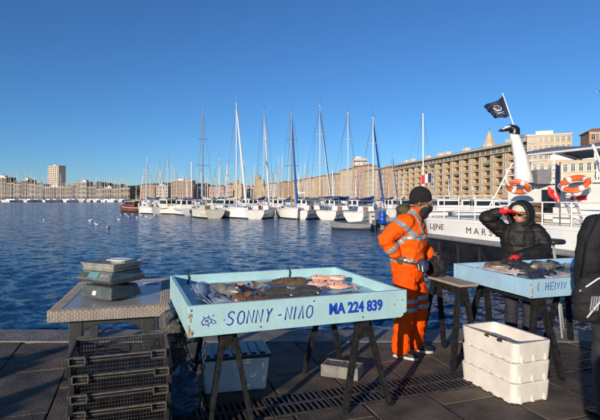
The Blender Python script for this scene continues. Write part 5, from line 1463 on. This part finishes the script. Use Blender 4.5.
def head_shapes(b, c, yaw, pitch=0.0, s=1.0):
    """skull, jaw, nose, ears, brow, lips; c = centre of the skull"""
    rot = Matrix.Rotation(yaw, 3, 'Z') @ Matrix.Rotation(pitch, 3, 'Y')
    q = lambda *p: Vector(c) + rot @ (Vector(p) * s)
    b.ell(q(-.01, 0, .03), (.098 * s, .075 * s, .088 * s), rot, 18, 12)
    b.ell(q(.028, 0, -.045), (.066 * s, .058 * s, .072 * s), rot, 16, 10)
    b.ell(q(.062, 0, -.092), (.028 * s, .032 * s, .024 * s), rot, 12, 8)
    b.tube([q(.088, 0, .018), q(.104, 0, -.012), q(.116, 0, -.030)], [.009 * s, .012 * s, .014 * s], 8); b.ell(q(.104, 0, -.034), (.016 * s, .019 * s, .010 * s), rot, 10, 6)
    for y in (-1, 1):
        b.ell(q(.082, y * .030, .026), (.014 * s, .026 * s, .009 * s), rot, 10, 6)
        b.ell(q(.066, y * .042, -.022), (.022 * s, .020 * s, .020 * s), rot, 10, 6)
        b.ell(q(-.012, y * .076, -.008), (.020 * s, .009 * s, .032 * s), rot, 10, 6)
    b.ell(q(.092, 0, -.060), (.014 * s, .024 * s, .006 * s), rot, 10, 6); b.ell(q(.089, 0, -.071), (.013 * s, .021 * s, .007 * s), rot, 10, 6)
    b.tube([q(-.02, 0, -.05), q(-.035, 0, -.16)], [.056 * s, .06 * s], 12)
    return q, rot
def torso_rings(b, secs, n=20):
    b.loft([[Vector((cx + rx * math.cos(2 * math.pi * j / n), cy + ry * math.sin(2 * math.pi * j / n), z)) for j in range(n)] for cx, cy, z, rx, ry in secs], True)
def limb(b, pts, rs, n=12):
    b.tube(pts, rs, n)
    for p, r_ in zip(pts, rs): b.ell(p, (r_,) * 3, None, n, 8)
def shoe(parent, ank, fdir, mats=(m_shoe, m_sole), L=.27):
    f = Vector(fdir).normalized(); s = Vector((-f.y, f.x, 0)); a = Vector(ank)
    sec = [(-.075, .030, .05), (-.06, .036, .075), (-.0, .037, .085), (.06, .042, .062), (.12, .046, .045), (.165, .038, .034), (.19, .018, .022)]
    b = MB(); rings = []
    for x, w, h in sec:
        rings.append([Vector((a.x, a.y, 0)) + f * x * L / .27 + s * w * math.cos(2 * math.pi * j / 12) + Vector((0, 0, max(.022, .022 + h * (.5 + .5 * math.sin(2 * math.pi * j / 12))))) for j in range(12)])
    b.loft(rings, True); sh = b.build('shoe', mats[0], parent, smooth=True)
    b = MB(); out = [Vector((a.x, a.y, 0)) + f * x * L / .27 + s * w * 1.06 for x, w, h in sec] + [Vector((a.x, a.y, 0)) + f * x * L / .27 - s * w * 1.06 for x, w, h in sec[::-1]]
    b.loft([[p + Vector((0, 0, z)) for p in out] for z in (.002, .026)], True); b.build('sole', mats[1], sh)

# ---- man in orange
man = thing('person', 'man in orange high visibility suit and black beanie standing by the tray', 'person', (1.155, 5.16, 0), R(-24))
hc = Vector((.145, .0, 1.632)); hy_ = R(8)
b = MB()
q, hrot = head_shapes(b, hc, hy_, .16, 1.06)
torso_rings(b, [(0, 0, .92, .12, .15), (0, 0, 1.1, .12, .15), (.02, 0, 1.32, .125, .17), (.04, 0, 1.46, .09, .15), (.06, 0, 1.52, .06, .07)])
limb(b, [(.02, -.18, 1.44), (-.17, -.27, 1.24), (-.075, -.215, 1.09)], [.05, .042, .032]); limb(b, [(.03, .18, 1.44), (.06, .27, 1.2), (.2, .2, 1.07)], [.05, .042, .032])
limb(b, [(0, -.09, .93), (.0, -.11, .5), (-.05, -.12, .08)], [.075, .055, .04]); limb(b, [(0, .09, .93), (.10, .12, .5), (.05, .13, .08)], [.075, .055, .04])
hand_shapes(b, (-.06, -.212, 1.075), (.35, .02, -.6), (.25, .9, .1), (.8, -.1, .5), .8)
hand_shapes(b, (.21, .195, 1.06), (.8, -.3, -.4), (0, -1, 0), (.3, 0, .9), .6)
mobj('body', fuse(b, .0085, 3), m_skin_dark, man)
b = MB()
torso_rings(b, [(.0, 0, .955, .165, .195), (.0, 0, 1.0, .18, .205), (-.0, 0, 1.1, .165, .195), (.015, 0, 1.2, .178, .205), (.02, 0, 1.32, .178, .215), (.02, 0, 1.42, .15, .205), (.04, 0, 1.49, .11, .15), (.055, 0, 1.545, .088, .092), (.065, 0, 1.575, .088, .09)])
limb(b, [(.015, -.185, 1.43), (-.08, -.245, 1.34), (-.175, -.28, 1.25), (-.12, -.25, 1.165), (-.085, -.222, 1.105)], [.088, .082, .076, .066, .060]); limb(b, [(.03, .185, 1.43), (.06, .28, 1.2), (.19, .205, 1.08)], [.088, .076, .062])
jm = fuse(b, .0115, 3, .012, 10, seed=2.0)
jk = mobj('jacket', jm, m_hivis, man)
tors = lambda p: (p.x - .01) ** 2 / .22 ** 2 + p.y ** 2 / .24 ** 2 < 1.02 and not (p.y < -.19 and p.x < -.02)
band(jm, 'reflective_band', m_reflect, jk, (0, 0, 1.275), (0, 0, 1), .022, tors)
band(jm, 'reflective_band', m_reflect, jk, (0, 0, 1.03), (0, 0, 1), .022, lambda p: p.x < .1 and tors(p))
for y0 in (-.115, .115): band(jm, 'reflective_band', m_reflect, jk, (0, y0, 1.4), (.0, 1, 0), .020, lambda p: 1.30 < p.z < 1.56 and abs(p.x) < .25)
ea = (Vector((-.175, -.28, 1.25)) - Vector((.015, -.185, 1.43))).normalized(); fa_ = (Vector((-.085, -.222, 1.105)) - Vector((-.175, -.28, 1.25))).normalized()
band(jm, 'reflective_band', m_reflect, jk, Vector((-.02, -.205, 1.395)), (ea + Vector((0, 0, -.35))).normalized(), .024, lambda p: p.y < -.13)
band(jm, 'reflective_band', m_reflect, jk, Vector((-.115, -.245, 1.155)), fa_, .024, lambda p: p.y < -.165 and p.x < .02 and p.z > 1.08)
b = MB()
torso_rings(b, [(.0, 0, .80, .15, .185), (0, 0, .9, .165, .195), (0, 0, 1.02, .16, .19)])
limb(b, [(.0, -.1, .86), (.01, -.115, .68), (.01, -.115, .5), (-.03, -.12, .3), (-.045, -.12, .10)], [.118, .108, .095, .092, .088]); limb(b, [(.0, .1, .86), (.075, .115, .68), (.11, .12, .5), (.075, .125, .3), (.055, .13, .10)], [.118, .108, .095, .090, .086])
tm = fuse(b, .0115, 3, .013, 9, seed=7.0)
trs = mobj('trousers', tm, m_hivis2, man)
for zz in (.605, .515):
    band(tm, 'reflective_band', m_reflect, trs, (.1, .12, zz), (-.12, 0, 1), .026, lambda p: p.y > .008)
    band(tm, 'reflective_band', m_reflect, trs, (.01, -.12, zz), (-.05, 0, 1), .024, lambda p: p.y < -.008)
shoe(man, (-.045, -.12, .05), (.98, -.15, 0)); shoe(man, (.055, .13, .05), (.97, .15, 0))
# beanie, mask, olive hood, waist bag
b = MB(); b.ell(q(-.016, 0, .050), (.118, .096, .118), hrot, 20, 12); be = MB()
bz = fuse(b, .01, 3, .004, 20)
bm = bmesh.new(); bm.from_mesh(bz); bmesh.ops.bisect_plane(bm, geom=bm.verts[:] + bm.edges[:] + bm.faces[:], plane_co=q(0, 0, .004), plane_no=hrot @ Vector((.30, 0, -1)), clear_outer=True); bm.to_mesh(bz); bm.free()
hat = mobj('beanie', bz, m_blackknit, man)
b = MB(); rg = [q(-.014 + .111 * math.cos(a) , .090 * math.sin(a), .012 + .032 * math.cos(a)) for a in [2 * math.pi * i / 24 for i in range(25)]]; b.tube(rg, .010, 8, caps=False); b.build('hat_cuff', m_blackknit, hat, smooth=True)
b = MB(); b.ell(q(.045, 0, -.062), (.073, .064, .058), hrot, 16, 10); b.ell(q(.098, 0, -.045), (.028, .028, .034), hrot, 10, 8); b.ell(q(.02, 0, -.12), (.075, .075, .05), hrot, 16, 8); mobj('face_mask', fuse(b, .009, 3, .003, 20), m_blackcloth, man)
b = MB(); b.ell((-.035, 0, 1.55), (.085, .115, .045)); b.ell((-.02, -.09, 1.55), (.07, .05, .05)); b.ell((-.02, .09, 1.55), (.07, .05, .05)); b.ell((-.06, -.03, 1.57), (.05, .06, .035)); mobj('hood', fuse(b, .012, 3, .012, 12), m_olive, man)
b = MB()
for y in (-1, 1): b.ell(q(.084, y * .031, .006), (.009, .013, .0075), hrot, 10, 6)
b.build('eyes', m_label, man, smooth=True)
wb = MB(); wb.ell((.17, -.12, .985), (.055, .095, .065), Matrix.Rotation(.5, 3, 'Z'), 14, 10); wb.ell((.19, -.13, .96), (.05, .08, .05), Matrix.Rotation(.5, 3, 'Z'), 12, 8)
bagp = mobj('waist_bag', fuse(wb, .01, 3, .005, 15), m_bagblue, man)
b = MB(); b.tube([(-.185, -.0, 1.075), (-.17, -.14, 1.06), (-.09, -.21, 1.045), (.02, -.228, 1.02), (.12, -.19, 1.0), (.19, -.1, .99), (.205, .05, 1.0), (.16, .17, 1.02), (0, .23, 1.04), (-.15, .15, 1.07), (-.185, 0, 1.075)], .019, 8, flat=.35, caps=False); b.build('strap', m_bagblue, bagp, smooth=True)
b = MB(); b.tube([(.15, -.205, 1.0), (.165, -.225, .945)], .006, 6); b.tube([(.19, -.205, .985), (.2, -.21, .93)], .006, 6); b.build('zip_pull', m_reflect, bagp)

# ---- woman in black hooded coat
wo_ = thing('person', 'woman in black hooded coat shading her eyes with a red glove', 'person', (2.73, 5.96, 0), R(-110))
hc = Vector((.065, .0, 1.475)); hy_ = R(-30)
b = MB(); q, hrot = head_shapes(b, hc, hy_, .06, .96)
torso_rings(b, [(0, 0, .82, .12, .16), (0, 0, 1.0, .12, .14), (.02, 0, 1.18, .12, .16), (.03, 0, 1.29, .08, .14), (.04, 0, 1.36, .06, .07)])
limb(b, [(.03, -.17, 1.28), (.15, -.385, 1.44), (.245, -.17, 1.555)], [.05, .04, .03]); limb(b, [(.03, .17, 1.28), (.10, .28, 1.06), (.36, -.05, 1.01)], [.05, .04, .03])
limb(b, [(0, -.09, .84), (.03, -.1, .46), (0, -.1, .06)], [.08, .055, .04]); limb(b, [(0, .09, .84), (.03, .1, .46), (0, .1, .06)], [.08, .055, .04])
mobj('body', fuse(b, .0075, 3), m_skin, wo_)
b = MB()
torso_rings(b, [(.0, 0, .70, .19, .225), (0, 0, .85, .2, .23), (.0, 0, 1.0, .19, .22), (.02, 0, 1.15, .185, .225), (.025, 0, 1.25, .155, .215), (.03, 0, 1.33, .115, .15), (.045, 0, 1.39, .10, .11)])
limb(b, [(.03, -.185, 1.265), (.09, -.29, 1.35), (.155, -.385, 1.435), (.20, -.315, 1.475), (.225, -.262, 1.50)], [.098, .096, .09, .076, .060]); limb(b, [(.03, .185, 1.265), (.08, .245, 1.16), (.13, .25, 1.06), (.25, .12, 1.02), (.345, -.02, 1.005)], [.1, .097, .09, .08, .068])
def quilt(p): return -.010 * max(0, 1 - abs(((p.z / .095) % 1) - .5) * 7)
cm = fuse(b, .0125, 4, .009, 9, fn=quilt, seed=4); mobj('coat', cm, m_blackcoat, wo_)
# hood: shell open towards the face
b = MB(); b.ell(q(-.045, 0, .01), (.165, .148, .172), hrot, 22, 14); b.ell(q(-.06, 0, -.12), (.14, .15, .09), hrot, 16, 10)
hm = fuse(b, .011, 3)
bm = bmesh.new(); bm.from_mesh(hm)
fx = hrot @ Vector((1, 0, .0)); co = q(.055, 0, 0)
bmesh.ops.delete(bm, geom=[f for f in bm.faces if (f.calc_center_median() - co).dot(fx) > 0], context='FACES'); bm.to_mesh(hm); bm.free()
ho = mobj('hood', hm, m_blackcoat, wo_); sd = ho.modifiers.new('thick', 'SOLIDIFY'); sd.thickness = .022; sd.offset = -1; sb = ho.modifiers.new('sm', 'SMOOTH'); sb.iterations = 4
b = MB(); rim_ = [q(.06, .128 * math.cos(a), .0 + .152 * math.sin(a)) for a in [2 * math.pi * i / 28 for i in range(29)]]; b.tube(rim_, .022, 8, caps=False); b.build('hood_edge', m_blackcoat, ho, smooth=True)
# cream hat, sunglasses, lips
b = MB(); b.ell(q(.0, 0, .05), (.115, .098, .092), hrot, 20, 12); hm = fuse(b, .009, 3)
bm = bmesh.new(); bm.from_mesh(hm); bmesh.ops.bisect_plane(bm, geom=bm.verts[:] + bm.edges[:] + bm.faces[:], plane_co=q(0, 0, .036), plane_no=hrot @ Vector((.1, 0, -1)), clear_outer=True); bm.to_mesh(hm); bm.free(); hat = mobj('knit_hat', hm, m_cream, wo_)
b = MB(); b.tube([q(.0 + .115 * math.cos(a), .097 * math.sin(a), .046 + .01 * math.cos(a)) for a in [2 * math.pi * i / 24 for i in range(25)]], .013, 8, caps=False); b.build('hat_cuff', m_cream, hat, smooth=True)
g = MB()
for y in (-1, 1): g.ell(q(.088, y * .034, .004), (.010, .030, .021), hrot, 14, 8)
g.tube([q(.094, -.02, .01), q(.097, 0, .014), q(.094, .02, .01)], .004, 6)
for y in (-1, 1): g.tube([q(.085, y * .06, .01), q(.0, y * .083, .012)], .004, 6)
g.build('sunglasses', m_glasses, wo_, smooth=True)
b = MB(); b.tube([q(.097, -.022, -.063), q(.103, 0, -.062), q(.097, .022, -.063)], [.003, .006, .003], 8); b.build('lips', m_lips, wo_, smooth=True)
b = MB(); brow = q(.150, .0, .05)
wr = Vector((.240, -.215, 1.522)); f_ = (brow - wr).normalized()
hand_shapes(b, wr, f_, Vector((-.15, .1, -1)), Vector((-.6, -.4, -.1)), .2, .08, 1.3, 1.25); mobj('glove', fuse(b, .0065, 2), m_redglove, wo_, )
b = MB(); hand_shapes(b, (.36, -.03, .998), (.25, -.9, -.05), (0, 0, -1), (.9, .2, 0), .55, .1, 1.05, 1.25); mobj('glove', fuse(b, .0065, 2), m_redglove, wo_)
b = MB(); torso_rings(b, [(0, 0, .66, .14, .18), (0, 0, .84, .15, .18)]); limb(b, [(0, -.1, .72), (.03, -.1, .46), (0, -.1, .09)], [.105, .08, .07]); limb(b, [(0, .1, .72), (.03, .1, .46), (0, .1, .09)], [.105, .08, .07]); mobj('trousers', fuse(b, .014, 3, .008, 8), m_trouser, wo_)
shoe(wo_, (0, -.1, .05), (1, -.1, 0), (m_shoe, m_shoe)); shoe(wo_, (0, .1, .05), (1, .1, 0), (m_shoe, m_shoe))

# ---- person in black at the right edge, seen from behind
ma2 = thing('person', 'person in black jacket cut off by the right edge, seen from behind', 'person', (2.42, 3.62, 0), R(98))
hc = Vector((.06, 0, 1.72))
b = MB(); q, hrot = head_shapes(b, hc, 0, .05)
torso_rings(b, [(0, 0, .95, .12, .15), (0, 0, 1.15, .12, .15), (.02, 0, 1.36, .13, .18), (.02, 0, 1.5, .09, .16), (.03, 0, 1.58, .06, .07)])
for s in (-1, 1):
    limb(b, [(.01, s * .19, 1.49), (.0, s * .27, 1.2), (.14, s * .2, 1.0)], [.055, .045, .034]); limb(b, [(0, s * .1, .95), (.02, s * .12, .5), (-.02, s * .13, .08)], [.08, .06, .045])
    hand_shapes(b, (.15, s * .19, .99), (.8, -s * .3, -.4), (0, -s, 0), (.3, 0, .9), .6)
mobj('body', fuse(b, .009, 3), m_skin, ma2)
b = MB(); torso_rings(b, [(.0, 0, .84, .175, .205), (.0, 0, .95, .18, .21), (.0, 0, 1.1, .17, .205), (.01, 0, 1.3, .18, .23), (.01, 0, 1.44, .155, .225), (.015, 0, 1.53, .11, .15), (.025, 0, 1.59, .085, .09), (.03, 0, 1.62, .085, .09)])
for s in (-1, 1): limb(b, [(.0, s * .205, 1.47), (-.01, s * .27, 1.33), (-.015, s * .285, 1.2), (.06, s * .25, 1.09), (.135, s * .205, 1.015)], [.092, .088, .082, .072, .062])
mobj('jacket', fuse(b, .013, 4, .010, 7), m_blackcloth, ma2)
b = MB(); torso_rings(b, [(.0, 0, .80, .15, .18), (0, 0, .92, .15, .18)])
for s in (-1, 1): limb(b, [(0, s * .1, .84), (.02, s * .12, .5), (-.02, s * .13, .1)], [.11, .085, .075])
mobj('trousers', fuse(b, .014, 3, .009, 8), m_trouser, ma2)
b = MB(); b.ell(q(-.02, 0, .045), (.11, .09, .095), hrot, 18, 10); mobj('hair', fuse(b, .01, 2, .006, 30), m_blackknit, ma2)
for s in (-1, 1): shoe(ma2, (-.02, s * .13, .05), (1, s * .12, 0), (m_shoe, m_shoe))
# their shoulder bag with white cords
bgp = Vector((2.06, 3.34, .0))
sbg = thing('shoulder_bag', 'black bag with white cords hanging at the right edge', 'bag', bgp + Vector((0, 0, .82)), R(8))
b = MB(); b.ell((0, 0, .17), (.165, .085, .17)); b.ell((.05, 0, .1), (.14, .09, .11)); b.ell((-.05, .0, .08), (.11, .08, .09)); mobj('pouch', fuse(b, .012, 3, .012, 9), m_blackcloth, sbg)
b = MB(); b.tube([(-.13, -.075, .05), (-.08, -.098, .13), (.0, -.105, .22), (.08, -.095, .30), (.14, -.05, .34)], .007, 6); b.tube([(-.02, -.1, .25), (.04, -.108, .2), (.1, -.095, .21), (.15, -.06, .17)], .006, 6); b.tube([(-.15, -.03, .22), (-.05, -.075, .31), (.05, -.07, .34), (.14, -.02, .33)], .006, 6); b.build('cord', m_rope, sbg, smooth=True)
for k in range(4): b = MB(); b.tube([(-.12 + k * .018, -.092, .10), (-.115 + k * .018, -.105, .2)], .0055, 6); b.build('grey_stripe', m_reflect, sbg)
b = MB(); b.tube([(-.1, 0, .3), (-.02, .06, .55), (.12, .13, .72), (.3, .25, .80)], .018, 8, flat=.3); b.build('strap', m_blackcloth, sbg, smooth=True)

# people standing behind the camera, whose shadows fall on the paving
for k, (x, y, a, lb) in enumerate(((-6.0, -.9, 60, 'bystander in black behind the camera to the left'), (-5.6, -2.0, 80, 'second bystander in black further behind the camera'), (.38, -.42, 88, 'person in black standing right behind the camera'))):
    c = dup(ma2, (x, y, 0), R(a), lb, 'onlookers behind the camera')
